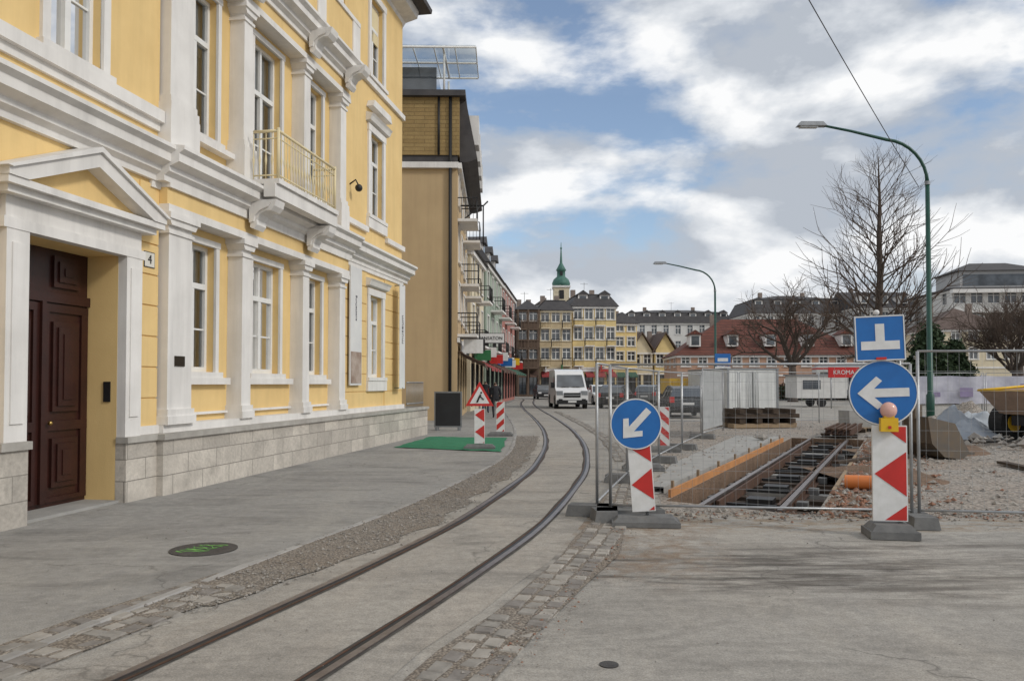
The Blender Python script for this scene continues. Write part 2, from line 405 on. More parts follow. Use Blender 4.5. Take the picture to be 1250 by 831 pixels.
pebbles('fence_line_grit',f7,1500,.006,.03,[pebm,st[1],pebr])
def f8(): v=po+pd*R.uniform(.3,13)+pn*R.uniform(-.9,.85); return (v.x,v.y,PD+.01)
pebbles('track_ballast',f8,2600,.02,.07,[st[1],pebr,pebm,woodm])
# ------------------------------------------------------------------ pit contents (new track)
b=B('track_construction',(po.x,po.y,0),math.atan2(pd.y,pd.x)-math.pi/2)
z=PD
for i in range(21):
    y=.35+i*.66; b.box('sleepers',woodm if i%4 else concrete,-.85,.85,y-.12,y+.12,z+.0,z+.12)
for x in (-.5,.5):
    for a0,a1,z0,z1 in ((-.07,.07,.12,.14),(-.012,.012,.14,.25),(-.036,.036,.25,.295)):
        b.box('rails',rust if z1<.29 else steel,x+a0,x+a1,.0,21,z+z0,z+z1)
    sg=1 if x<0 else -1
    b.box('guard_rails',rust,x+sg*.10-.02,x+sg*.10+.02,.6,13,z+.12,z+.27)
for i in range(9):
    y=1.0+i*1.6; b.box('tie_bars',black,-.36,.36,y-.03,y+.03,z+.16,z+.20); b.box('clamps',blockm,-.7,-.55,y+.3,y+.5,z+.12,z+.22); b.box('clamps',blockm,.55,.7,y+.3,y+.5,z+.12,z+.22); b.box('switch_box',black,-.18,.2,y+.5,y+.85,z+.12,z+.2)
b.box('formwork_board',orange,-1.045,-1.005,.4,12.2,-.11,.11)
b.box('formwork_board',woodm,-1.04,-1.006,.4,12.2,-.29,-.115)
for i in range(8): b.box('formwork_stakes',paleWood,-1.09,-1.052,.7+i*1.6,.76+i*1.6,-.2,.20)
b.box('formwork_board',paleWood,.965,1.02,2,9,-.28,.04)
b.done()
b=B('kerb_step')
L=[Vector(PP(-1.22,s)) for s in (0.8,4,8,13)]; ribbon(b,'kerb_top',concrete,offs(L,-.16),L,.09,.09); b.done()
sheet('concrete_platform',concrete,[PP(-1.45,.6),PP(-1.25,.6),PP(-1.25,14),PP(-2.6,14),PP(-2.2,5)],.012)

# ------------------------------------------------------------------ main yellow building
d=Vector((.1676,.9858)); ANG=math.atan2(d.y,d.x)
b=B('yellow_town_house',(-4.95,11.1,0),ANG)
def tb(part,mat,s0,s1,t0,t1,z0,z1,tx=0,ty=0): b.box(part,mat,s0,s1,-t1,-t0,z0,z1,tx,ty)
def tprof(part,mat,prof,base,s0,s1): b.prism(part,mat,[(-(base+p[0]),p[1]) for p in prof],'x',s0,s1)
def window(b,x0,x1,z0,z1,y,depth=.17,surr=.13,trans=.68,gl=glass,curt=True,fr=wframe,surm=white,hood=0,sill=True,cols=2,bars=True):
    yf=y+depth
    if surr>0:
        b.box('window_surrounds',surm,x0-surr,x0,y-.045,y+.01,z0,z1); b.box('window_surrounds',surm,x1,x1+surr,y-.045,y+.01,z0,z1)
        b.box('window_surrounds',surm,x0-surr-.02,x1+surr+.02,y-.055,y+.01,z1,z1+surr)
    if sill: b.box('window_sills',surm,x0-surr-.05,x1+surr+.05,y-.10,y+.02,z0-.09,z0)
    if hood: b.prism('window_hoods',surm,[(y,z1+surr+.03),(y-.12,z1+surr+.06),(y-.16,z1+surr+hood),(y-.2,z1+surr+hood+.05),(y,z1+surr+hood+.1)],'x',x0-surr-.12,x1+surr+.12)
    w=.065
    b.box('window_frames',fr,x0,x0+w,yf-.05,yf+.03,z0,z1); b.box('window_frames',fr,x1-w,x1,yf-.05,yf+.03,z0,z1)
    b.box('window_frames',fr,x0+w,x1-w,yf-.05,yf+.03,z1-w,z1); b.box('window_frames',fr,x0+w,x1-w,yf-.05,yf+.03,z0,z0+w+.02)
    zt=z0+(z1-z0)*trans if trans else z1-w
    if trans: b.box('window_frames',fr,x0+w,x1-w,yf-.065,yf+.03,zt-.045,zt+.045)
    for k in range(1,cols):
        xm=x0+(x1-x0)*k/cols
        b.box('window_frames',fr,xm-.05,xm+.05,yf-.06,yf+.03,z0+w+.02,zt-.045 if trans else z1-w)
        if trans: b.box('window_frames',fr,xm-.035,xm+.035,yf-.045,yf+.03,zt+.045,z1-w)
    if bars and trans:
        zb=z0+(zt-z0)*.5; b.box('window_frames',fr,x0+w,x1-w,yf-.025,yf+.02,zb-.014,zb+.014)
    b.add('window_glass',gl,[(x0+w,yf,z0+w),(x1-w,yf,z0+w),(x1-w,yf,z1-w),(x0+w,yf,z1-w)],[(0,1,2,3)])
    if curt:
        for sx in (0,1):
            n=14; vs=[]; cw=(x1-x0)*R.uniform(.24,.4)
            for i in range(n+1):
                xx=(x0+cw*i/n) if sx==0 else (x1-cw+cw*i/n); yy=yf+.16+.022*math.sin(i*1.7)
                vs+= [(xx,yy,z0),(xx,yy,z1)]
            b.add('curtains',curtain,vs,[(2*i,2*i+2,2*i+3,2*i+1) for i in range(n)],True)
        zq=z0+(z1-z0)*R.uniform(.6,.75)
        b.add('curtains',curtain,[(x0,yf+.12,zq),(x1,yf+.12,zq),(x1,yf+.12,z1),(x0,yf+.12,z1)],[(0,1,2,3)])
bayw=[(1.22,2.12),(3.38,4.48),(5.65,6.5)]
LT,BT,RT=-.25,-.40,-.25
opsL=[(-2.22,-.52,0,3.3),(-1.85,-.92,5.62,8.0),(-1.85,-.92,9.6,11.5),(-5.2,-4.2,1.8,3.8),(-5.2,-4.2,5.62,8.0),(-5.2,-4.2,9.6,11.5),(-8,-7,1.8,3.8),(-8,-7,5.62,8.0),(-8,-7,9.6,11.5)]
b.wall('walls',yellow,-3.0,.34,0,4.6,-LT,[opsL[0]],.47)
b.wall('walls',yellow,-9.5,-3.0,0,4.6,-LT,[o for o in opsL if o[0]<-3 and o[2]<4],.17)
b.wall('walls',yellow,-9.5,.34,4.6,12.3,-LT,[o for o in opsL if o[2]>5],.17)
opsB=[]
for a,c in bayw: opsB+= [(a,c,1.78,3.85),(a,c,5.62,8.0),(a,c,9.6,11.5)]
opsB[4]=(3.38,4.48,5.12,8.0)
b.wall('walls',yellow,.34,7.5,.8,12.3,-BT,opsB,.17)
opsR=[(9.22,10.2,1.75,3.85),(9.22,10.2,5.9,8.05),(9.22,10.2,9.5,11.6)]
b.wall('walls',yellow,7.5,11.95,.8,12.3,-RT,opsR,.17)
b.add('walls',yellow,[(11.95,.25,0),(11.95,13,0),(11.95,13,12.3),(11.95,.25,12.3)],[(0,1,2,3)])
b.add('walls',yellow,[(-9.5,.25,0),(-9.5,13,0),(-9.5,13,12.3),(-9.5,.25,12.3)],[(0,1,2,3)])
b.add('walls',yellow,[(-9.5,13,0),(11.95,13,0),(11.95,13,12.3),(-9.5,13,12.3)],[(0,1,2,3)])
b.add('walls',yellow,[(.34,.25,.8),(.34,.40,.8),(.34,.40,12.3),(.34,.25,12.3)],[(0,1,2,3)])
b.add('walls',yellow,[(7.5,.25,.8),(7.5,.40,.8),(7.5,.40,12.3),(7.5,.25,12.3)],[(0,1,2,3)])
inter=M('interior_wall',(.30,.27,.23),(.2,.18,.16),.95)
b.add('interior',inter,[(-9.3,2.6,0.1),(11.8,2.6,.1),(11.8,2.6,12.2),(-9.3,2.6,12.2)],[(0,1,2,3)])
for zf in (.9,4.85,8.9): b.add('interior',inter,[(-9.3,.75,zf),(11.8,.75,zf),(11.8,2.6,zf),(-9.3,2.6,zf)],[(0,1,2,3)])
for o in opsL[1:]: window(b,*o,-LT)
for i,o in enumerate(opsB): window(b,*o,-BT,surr=.10,sill=(i!=4))
for i,o in enumerate(opsR): window(b,*o,-RT,surr=.17,hood=.16 if i<2 else 0)
b.prism('window_hoods',white,[(8.95,8.62),(10.47,8.62),(10.35,8.80),(9.07,8.80)],'y',.06,.245)
tb('roller_blind',cream,9.29,10.13,-.40,-.36,10.6,11.53)
tb('window_surrounds',white,8.98,10.44,RT,-.17,5.55,5.80)
tb('window_surrounds',white,8.98,10.44,RT,-.17,1.40,1.655)
def rust_courses(s0,s1,z0,z1,tt,step=.42):
    n=int((z1-z0)/step+.5); h=(z1-z0)/n
    for i in range(n): tb('rustication',yellow,s0,s1,tt-.01,tt+.022,z0+i*h+.012,z0+(i+1)*h-.012)
rust_courses(-9.5,-5.45,.95,4.46,LT); rust_courses(-4.0,-2.63,.95,4.46,LT); rust_courses(-.10,.33,.95,4.46,LT)
rust_courses(7.52,9.02,.95,4.46,RT); rust_courses(10.4,11.94,.95,4.46,RT)
tb('plinth',plinthm,.15,13.85,-.6,0,0,.80); tb('plinth_cap',stonecap,.11,13.87,-.6,.05,.80,.88)
tb('plinth',plinthm,-.52,.15,-.26,-.10,0,.80); tb('plinth_cap',stonecap,-.54,.11,-.24,-.06,.80,.88)
tb('plinth',plinthm,-2.62,-2.22,-.26,-.10,0,.86); tb('plinth_cap',stonecap,-2.64,-2.20,-.24,-.06,.86,.95)
tb('plinth',plinthm,-9.5,-2.62,-.26,-.16,0,.80); tb('plinth_cap',stonecap,-9.5,-2.64,-.24,-.12,.80,.88)
tb('plinth',plinthm,12.0,13.85,-3,-.6,0,.80); tb('plinth_cap',stonecap,12.0,13.87,-3,-.6,.80,.88)
for s0,s1,t0,t1 in ((.33,7.5,BT,-.12),(7.5,11.97,RT,-.16),(-.1,.33,LT,-.19)): tb('base_moulding',white,s0,s1,t0,t1,.881,1.0)
def column(s0,s1,t0,t1,z0,z1,ped=.22):
    e=.055
    tb('columns',white,s0-e,s1+e,t0,t1+e,z0,z0+.12); tb('columns',white,s0-e*.6,s1+e*.6,t0,t1+e*.6,z0+.12,z0+ped)
    h=z1-.30
    tb('columns',white,s0,s1,t0,t1,z0+ped,h,tx=.012,ty=.004)
    tb('columns',white,s0-.02,s1+.02,t0,t1+.02,h,h+.05); tb('columns',white,s0+.01,s1-.01,t0,t1-.01,h+.05,h+.12)
    b.prism('columns',white,[(s0-.0,h+.12),(s1+.0,h+.12),(s1+.06,h+.21),(s0-.06,h+.21)],'y',-t0,-(t1+.05))
    tb('columns',white,s0-.08,s1+.08,t0,t1+.08,h+.21,z1)
cols=[(.38,1.0,-.10),(2.55,2.87,-.12),(5.0,5.32,-.12),(6.95,7.3,-.12)]
for s0,s1,t1 in cols:
    column(s0,s1,BT,t1,1.0,4.08); column(s0,s1,BT,t1,5.58,8.2)
    tb('pedestals',white,s0-.07,s1+.07,BT,t1+.06,5.02,5.58)
for a,c in ((1.07,2.48),(2.94,4.93),(5.39,6.88)):
    tb('dado_moulding',white,a,c,BT,-.28,1.58,1.69); tb('dado_moulding',white,a,c,BT,-.33,1.10,1.14)
    if a!=2.94: tb('dado_moulding',white,a,c,BT,-.24,5.44,5.53)
tb('sill_course',white,-9.5,.30,LT,-.13,5.36,5.53); tb('sill_course',white,-9.5,.30,LT,-.20,5.24,5.36)
tb('sill_course',white,7.38,8.97,RT,-.16,5.40,5.53); tb('sill_course',white,10.45,12.0,RT,-.16,5.40,5.53)
tb('sill_course',white,7.38,12.0,RT,-.17,9.22,9.36)
tb('entablature',white,.33,7.42,BT,-.07,4.08,4.20); tb('entablature',yellow,.335,7.42,BT,-.10,4.20,4.44); tb('entablature',white,.33,7.42,BT,-.05,4.44,4.5)
tb('entablature',white,-9.5,-2.9,LT,-.2,4.40,4.5); tb('entablature',white,.12,.33,LT,-.2,4.40,4.5)
tb('entablature',white,7.42,11.97,LT,-.2,4.40,4.5)
prof=[(0,4.5),(.07,4.5),(.07,4.58),(.15,4.63),(.15,4.70),(.30,4.76),(.30,4.88),(.38,4.93),(.38,4.985),(0,5.03)]
tprof('belt_cornice',white,prof,LT,-9.5,.18); tprof('belt_cornice',white,prof,RT,7.52,12.3)
tprof('belt_cornice',white,prof,-.12,.18,7.52)
tb('belt_cornice',white,.18,7.52,-.4,-.12,4.5,5.02)
tb('entablature',white,.33,7.42,BT,-.07,8.2,8.32); tb('entablature',yellow,.335,7.42,BT,-.10,8.32,8.55)
prof2=[(p[0],p[1]+4.05) for p in prof]
tprof('upper_cornice',white,prof2,-.12,.18,7.55); tb('upper_cornice',white,.18,7.55,-.4,-.12,8.55,9.07)
tprof('upper_cornice',white,prof2,LT,-9.5,.18)
def bracket(s,zt,base,w=.30,sc=1.0):
    pr=[(0,0),(0,-.50),(.07,-.53),(.13,-.45),(.12,-.36),(.18,-.26),(.30,-.2),(.40,-.2),(.47,-.12),(.5,0)]
    b.prism('brackets',white,[(-(base+a*sc),zt+c*sc) for a,c in pr],'x',s-w/2,s+w/2)
    pr2=[(0,-.06),(0,-.42),(.08,-.40),(.10,-.3),(.2,-.2),(.36,-.14),(.42,-.06)]
    b.prism('brackets',white,[(-(base+a*sc),zt+c*sc) for a,c in pr2],'x',s-w/2-.04,s+w/2+.04)
for s in (2.75,5.1): bracket(s,4.76,.0,.34,.95)
for s in (5.15,7.1): bracket(s,8.82,.0,.34,.95)
bracket(2.7,8.82,.0,.34,.95)
tb('balcony_slab',white,2.6,5.28,-.1,.52,5.035,5.12); tb('balcony_slab',white,2.55,5.33,.262,.47,4.80,5.03)
pts=[(2.68,.0),(2.68,.46),(5.2,.46),(5.2,.0)]
def rail(path,z0,z1,mat,step=.115):
    for (a0,t0),(a1,t1) in zip(path[:-1],path[1:]):
        L=math.hypot(a1-a0,t1-t0); n=max(2,int(L/step))
        for zz,rr in ((z1,.026),(z0+.08,.014),(z1-.13,.012)): b.tube('balcony_railing',mat,[(a0,-t0,zz),(a1,-t1,zz)],rr,6)
        for i in range(n+1):
            f=i/n; x=a0+(a1-a0)*f; y=-(t0+(t1-t0)*f)
            b.tube('balcony_railing',mat,[(x,y,z0),(x,y,z0+.25),(x,y,z0+.35),(x,y,z0+.45),(x,y,z1)],[.009,.009,.022,.009,.009],5)
rail(pts,5.12,5.97,cream)
for x,tt in pts[1:3]: b.tube('balcony_railing',cream,[(x,-tt,5.12),(x,-tt,6.02)],.03,6)
tb('parapet',yellow,2.55,7.3,.08,.16,9.10,9.85); tb('parapet',white,2.5,7.35,.05,.2,9.85,9.95)
for s0,s1,t1 in cols[1:]: tb('parapet',white,s0-.05,s1+.05,.06,.19,9.09,9.85)
for s0,s1,t1 in cols: column(s0,s1,BT,t1-.08,9.09,12.0)
tprof('eaves',white,[(0,12.0),(.1,12.0),(.2,12.15),(.55,12.25),(.6,12.45),(0,12.45)],-.4,-9.8,12.1)
tprof('eaves',roofd,[(0,12.452),(.78,12.452),(.80,12.56),(0,12.9)],-.25,-9.9,12.3)
x0,x1,y0,y1=-9.9,12.3,-.55,13.3; rz=16
b.add('roof',roofd,[(x0,y0,12.57),(x1,y0,12.57),(x1,y1,12.57),(x0,y1,12.57),(x0+5,6.4,rz),(x1-5,6.4,rz)],[(0,1,5,4),(1,2,5),(2,3,4,5),(3,0,4),(0,3,2,1)])
for s0,s1 in ((-2.55,-2.222),(-.518,-.19)):
    tb('portal',white,s0,s1,LT,-.12,.951 if s0<-2 else .881,3.3)
    tb('portal',white,s0+.07,s1-.07,-.12,-.10,1.15,3.15)
tb('portal',white,-2.60,-.14,LT,-.11,3.3,3.42); tb('portal',white,-2.55,-.19,LT,-.14,3.42,3.66)
tb('portal',white,-2.68,-.06,LT,-.0,3.66,3.74); tb('portal',white,-2.76,.02,LT,.08,3.74,3.82)
b.prism('portal',yellow,[(-2.6,3.82),(-.14,3.82),(-1.37,4.30)],'y',.10,.245)
for sg in (-1,1):
    c=-1.37
    b.prism('portal',white,[(c+sg*1.40,3.821),(c+sg*1.12,3.821),(c,4.26),(c,4.44),(c+sg*1.40,3.90)],'y',-.10,.244)
    b.prism('portal',white,[(c+sg*1.46,3.902),(c+sg*1.38,3.898),(c,4.443),(c,4.51)],'y',-.14,.243)
dy=.25+.44
b.box('door',doorm,-2.22,-.52,dy+.02,dy+.1,0.03,3.3)
b.box('door',doorm,-2.22,-.52,dy-.03,dy+.02,2.62,2.74)
for k in (0,1):
    a=-2.20+k*.845; e=a+.82
    for z0,z1 in ((.1,.16),(1.0,1.12),(2.5,2.6)): b.box('door',doorm,a,e,dy-.012,dy+.02,z0,z1)
    for s0,s1 in ((a,a+.12),(e-.12,e)): b.box('door',doorm,s0,s1,dy-.01,dy+.02,.16,2.5)
    for z0,z1 in ((.28,.90),(1.24,2.38),(2.82,3.22)):
        b.box('door_panels',doorm,a+.18,e-.18,dy-.02,dy+.02,z0,z1); b.box('door_panels',doorm,a+.25,e-.25,dy-.045,dy-.02,z0+.07,z1-.07)
        b.box('door_panels',doorm,a+.33,e-.33,dy-.06,dy-.045,z0+.15,z1-.15)
b.box('door',doorm,-1.40,-1.33,dy-.05,dy+.02,.1,2.62)
b.ball('door_knob',M('brass',(.5,.35,.12),None,.3,metal=1),(-1.27,dy-.07,1.1),.03)
b.box('door_step',concrete,-2.22,-.52,.20,dy+.02,.0,.045)
b.box('intercom',black,-.535,-.521,.34,.44,1.35,1.62)
b.box('name_plate',M('bronze_plate',(.05,.035,.02),None,.35,metal=.6),.55,.80,.085,.099,1.85,2.0)
b.box('number_plate',M('plate_white',(.75,.73,.66),None,.4),.0,.22,.215,.227,3.25,3.45)
b.box('number_plate_rim',black,-.012,.232,.218,.2275,3.238,3.462)
b.text('number',black,'4',.18,Matrix.Translation((.11,.212,3.35))@Matrix.Rotation(math.pi/2,4,'X'))
posterm=M('poster_paper',(.72,.72,.70),(.60,.60,.60),.7,1.2)
b.box('poster',posterm,7.66,8.42,.14,.175,1.55,4.38)
b.box('poster_picture',M('poster_photo',(.22,.14,.10),(.5,.42,.36),.7,2.4),7.70,8.38,.13,.138,1.6,2.35)
b.text('poster_text',M('banner_ink',(.2,.2,.22)),'ausstellung',.14,Matrix.Translation((8.02,.135,3.4))@Matrix.Rotation(math.pi/2,4,'X')@Matrix.Rotation(math.pi/2,4,'Z'))
b.box('banner',posterm,11.0,11.5,.0,.012,1.45,4.35)
b.text('banner_text',M('banner_ink',(.2,.2,.22)),'museum',.24,Matrix.Translation((11.25,-.005,3.1))@Matrix.Rotation(math.pi/2,4,'X')@Matrix.Rotation(math.pi/2,4,'Z'))
for zz in (1.47,4.33): b.tube('banner_brackets',greymet,[(11.25,.25,zz),(11.25,-.03,zz)],.015)
b.tube('wall_lamp',black,[(7.85,.25,6.35),(7.85,.1,6.45),(7.85,.02,6.3)],.02); b.ball('wall_lamp',black,(7.85,.02,6.25),.09)
for zz in (1.62,1.0): b.tube('terrace_railing',greymet,[(12.05,.12,zz),(13.75,.12,zz)],.02)
for i in range(16): b.tube('terrace_railing',greymet,[(12.05+i*.113,.12,.88),(12.05+i*.113,.12,1.62)],.009,5)
b.done()

# ------------------------------------------------------------------ generic buildings
def building(name,loc,rot,w,dp,h,floors,bays,wm,roof='hip',rh=3,rm=roofd,gf=3.6,ww=1.0,wh=1.7,shop=True,trim=white,dorm=0,over=.35,sidebays=3,awn=None,balc=False,sign=None):
    b=B(name,loc,rot)
    faces=[(w,Matrix.Identity(4),bays,True),(dp,Matrix.Translation((w,0,0))@Matrix.Rotation(math.pi/2,4,'Z'),sidebays,False),
           (w,Matrix.Translation((w,dp,0))@Matrix.Rotation(math.pi,4,'Z'),bays,False),(dp,Matrix.Translation((0,dp,0))@Matrix.Rotation(-math.pi/2,4,'Z'),sidebays,False)]
    fh=(h-gf)/max(1,floors-1) if floors>1 else h
    for L,Mx,nb,front in faces:
        b.M=Mx; ops=[]; wins=[]
        if nb>0:
            for f in range(floors):
                if f==0 and shop and front: continue
                z0=(gf+(f-1)*fh if f>0 else 0)+.85; hh=min(wh,fh*.62)
                for k in range(nb):
                    cx=L*(k+.5)/nb; o=(cx-ww/2,cx+ww/2,z0,z0+hh); ops.append(o); wins.append(o)
        so=[]
        if shop and front:
            for k in range(nb):
                cx=L*(k+.5)/nb; hw=L/nb*.38; o=(cx-hw,cx+hw,.25,2.75); ops.append(o); so.append(o)
        b.wall('walls',wm,0,L,0,h,0,ops,.15)
        for o in wins: window(b,*o,0,.15,.10,.66,dglass,False,wframe,trim,bars=False)
        for o in so:
            b.add('shop_windows',dglass,[(o[0],.12,o[2]),(o[1],.12,o[2]),(o[1],.12,o[3]),(o[0],.12,o[3])],[(0,1,2,3)])
            for x in (o[0],(o[0]+o[1])/2-.03,o[1]-.06): b.box('shop_frames',black,x,x+.06,.06,.14,o[2],o[3])
            if awn is not None: b.prism('awnings',awn,[(-.02,3.0),(-1.2,2.45),(-1.2,2.3),(-1.18,2.3),(-1.18,2.43),(-.02,2.96)],'x',o[0],o[1])
        if front:
            b.box('bands',trim,-.02,L+.02,-.10,-.002,gf-.25,gf-.05)
            if balc:
                for f in range(1,floors):
                    for k in range(nb):
                        if (k+f)%2==0: continue
                        cx=L*(k+.5)/nb; zb=gf+(f-1)*fh+.12; hw=L/nb*.42
                        b.box('balconies',trim,cx-hw,cx+hw,-.85,-.004,zb-.12,zb)
                        b.tube('balcony_rails',black,[(cx-hw,0,zb+.9),(cx-hw,-.82,zb+.9),(cx+hw,-.82,zb+.9),(cx+hw,0,zb+.9)],.025,4)
                        nn=max(2,int(hw*2/.16))
                        for i in range(nn+1): b.tube('balcony_rails',black,[(cx-hw+i*2*hw/nn,-.82,zb),(cx-hw+i*2*hw/nn,-.82,zb+.9)],.014,3)
                        for i in range(5): b.tube('balcony_rails',black,[(cx-hw,-.17*i,zb),(cx-hw,-.17*i,zb+.9)],.014,3)
        b.box('cornice',trim,-.05,L+.05,-.18,-.004,h-.28,h-.03)
    b.M=None; o=over
    if sign is not None:
        for k,sm in enumerate(sign):
            xx=.6+k*w/len(sign); b.box('hanging_signs',sm,xx,xx+.1,-1.1,-.25,2.9+.3*(k%2),3.5+.3*(k%2)); b.tube('sign_brackets',black,[(xx+.05,0,3.55+.3*(k%2)),(xx+.05,-1.1,3.55+.3*(k%2))],.02,4)
        b.box('shop_fascia',sign[0],w*.1,w*.55,-.16,-.102,3.0,3.3); b.box('shop_fascia',sign[-1],w*.6,w*.92,-.16,-.102,3.0,3.3)
    X0,X1,Y0,Y1=-o,w+o,-o,dp+o
    if roof=='hip':
        i=min(w,dp)/2+o
        if w>=dp: r=[(X0+i,(Y0+Y1)/2,h+rh),(X1-i,(Y0+Y1)/2,h+rh)]; f=[(0,1,5,4),(1,2,5),(2,3,4,5),(3,0,4)]
        else: r=[((X0+X1)/2,Y0+i,h+rh),((X0+X1)/2,Y1-i,h+rh)]; f=[(0,1,4),(1,2,5,4),(2,3,5),(3,0,4,5)]
        b.add('roof',rm,[(X0,Y0,h),(X1,Y0,h),(X1,Y1,h),(X0,Y1,h)]+r,f+[(0,3,2,1)])
    elif roof=='gable':
        b.prism('roof',rm,[(Y0,h),((Y0+Y1)/2,h+rh),(Y1,h)],'x',X0,X1)
    elif roof=='gablefront':
        b.prism('gable',wm,[(0,h),(w/2,h+rh*.97),(w,h)],'y',.05,dp-.05)
        for sg in (0,1):
            xa,xb=(X0,w/2) if sg==0 else (X1,w/2)
            b.prism('roof',rm,[(xa,h-.12),(xb,h+rh),(xb,h+rh+.2),(xa,h+.1)],'y',Y0,Y1)
    elif roof=='mansard':
        m=1.1; lh=rh*.68
        b.add('roof',rm,[(X0,Y0,h),(X1,Y0,h),(X1,Y1,h),(X0,Y1,h),(X0+m,Y0+m,h+lh),(X1-m,Y0+m,h+lh),(X1-m,Y1-m,h+lh),(X0+m,Y1-m,h+lh)],[(0,1,5,4),(1,2,6,5),(2,3,7,6),(3,0,4,7),(0,3,2,1)])
        cy=(Y0+Y1)/2; q=min(w-2*m,dp)/2-.4
        b.add('roof',rm,[(X0+m-.1,Y0+m-.1,h+lh),(X1-m+.1,Y0+m-.1,h+lh),(X1-m+.1,Y1-m+.1,h+lh),(X0+m-.1,Y1-m+.1,h+lh),(X0+m+q,cy,h+rh),(X1-m-q,cy,h+rh)],[(0,1,5,4),(1,2,5),(2,3,4,5),(3,0,4)])
    else:
        b.box('roof',rm,X0,X1,Y0,Y1,h,h+.3)
    for k in range(dorm):
        cx=w*(k+.5)/dorm; z0=h+rh*.22; zz=z0+min(1.3,rh*.42)
        yb=Y0+.7
        b.box('dormers',trim,cx-.6,cx+.6,yb,yb+2.4,z0,zz); b.box('dormers',dglass,cx-.42,cx+.42,yb-.02,yb-.004,z0+.15,zz-.15)
        b.prism('dormer_roofs',rm,[(cx-.8,zz),(cx,zz+.55),(cx+.8,zz)],'y',yb-.2,yb+2.8)
    if roof!='flat':
        for cx in (w*.25,w*.72):
            b.box('chimneys',M('chimney',(.3,.24,.2),(.2,.16,.14)),cx-.3,cx+.3,dp*.5-.3+.9,dp*.5+.3+.9,h+.5,h+rh+.6)
        b.tube('antenna',black,[(w*.5,dp*.5,h+rh*.5),(w*.5,dp*.5,h+rh+1.5)],.025,4); b.tube('antenna',black,[(w*.5-.5,dp*.5,h+rh+1.3),(w*.5+.5,dp*.5,h+rh+1.3)],.018,4)
    return b
tan=M('tan_plaster',(.54,.40,.23),(.48,.35,.20),.9,.6,.15,30,streak=.18)
bpk=M('pink_plaster',(.40,.17,.14),(.33,.14,.12),.9); bgr=M('green_plaster',(.32,.38,.31),(.27,.32,.26),.9)
bcr=M('cream_plaster',(.68,.60,.44),(.60,.52,.37),.9); bye=M('yellow_wall',(.74,.58,.28),(.66,.51,.24),.9)
bwh=M('white_wall',(.68,.67,.64),(.6,.59,.57),.9); btm=M('timber_cladding',(.15,.105,.075),(.11,.075,.055),.9); bor=M('orange_wall',(.50,.31,.22),(.43,.26,.18),.9)
bgy=M('grey_wall',(.46,.46,.46),(.4,.4,.4),.9); bbr=M('pale_ochre_wall',(.58,.47,.30),(.5,.4,.25),.9)
awr=M('red_awning',(.30,.05,.05),(.24,.04,.04),.85); awd=M('dark_awning',(.12,.07,.05),(.08,.05,.04),.85); awg=M('green_awning',(.05,.13,.09),None,.85)
sgn=[wsign,red,bluem,M('sign_green',(.04,.2,.08)),yel]
b=building('tan_corner_building',(-2.35,34,0),math.radians(91),10.5,14,11.1,4,4,tan,roof='flat',sidebays=0,over=0,shop=True,awn=awd,balc=True,sign=[wsign,black])
b.box('tile_attic_wall',cladm,-.06,10.6,-.08,14,11.4,13.9)
b.box('parapet_top',roofd,-.3,10.8,-.35,14.1,13.9,14.15)
b.prism('mansard_roof',roofd,[(-.45,11.2),(-.85,11.35),(-.35,13.9),(-.082,13.9),(-.082,11.2)],'x',.3,10.8)
b.tube('downpipe',black,[(-.10,.3,.2),(-.10,.3,13.9)],.07)
b.tube('downpipe',black,[(-.10,.8,11.4),(-.10,.8,13.9)],.05)
for k in range(4):
    cx=1.3+k*2.62; b.box('dormers',white,cx-.5,cx+.5,-.9,-.3,12.1,13.4)
for y in (.6,3.4,6.2,9): 
    for x in (.3,3.4): b.tube('terrace_frame',wframe,[(x,y,14.15),(x,y,15.9)],.05)
    b.tube('terrace_frame',wframe,[(-.5,y,15.9),(4,y,16.3)],.05)
for x,zz in ((-.5,15.9),(1.7,16.1),(4,16.3)): b.tube('terrace_frame',wframe,[(x,-.8,zz),(x,9.3,zz)],.05)
for i in range(12): b.tube('terrace_frame',wframe,[(-.5,-.8+i*.9,15.92),(4,-.8+i*.9,16.32)],.025)
b.add('terrace_glass',glass,[(-.5,-.8,15.98),(4,-.8,16.38),(4,9.3,16.38),(-.5,9.3,15.98)],[(0,1,2,3)])
b.box('terrace_room',dglass,1.2,4,1,9.2,14.15,15.7)
b.tube('iron_bracket',black,[(.8,0,9.4),(.8,-1.1,9.4),(.8,-1.3,9.6)],.04); b.tube('iron_bracket',black,[(.8,0,8.6),(.8,-1.0,9.4)],.03); b.tube('iron_bracket',black,[(.8,-1.1,9.4),(.8,-1.1,7.6)],.03)
b.done()
building('cream_shop_house',(-2.35,45,0),math.radians(86),7,10,9.2,3,3,bcr,'gable',2.2,awn=awr,balc=True,sign=[sgn[3],wsign]).done()
building('green_town_house',(-1.75,52.5,0),math.radians(85.5),12,10,9.6,3,4,bgr,'mansard',2.4,awn=awd,dorm=3,balc=True,sign=[red,wsign,sgn[2]]).done()
building('pink_town_house',(-.85,65.2,0),math.radians(85.5),14,10,9.8,3,5,bpk,'gable',2.0,awn=awg,balc=True,sign=[wsign,yel,red]).done()
building('red_town_house',(-9,98,0),0,9.2,10,10,3,4,bpk,'gable',2.0,awn=awr,sign=[wsign,yel]).done()
b=building('timber_gallery_house',(.6,95,0),math.radians(3),2.6,12,10.4,4,2,btm,'hip',1.3,awn=awd,trim=btm)
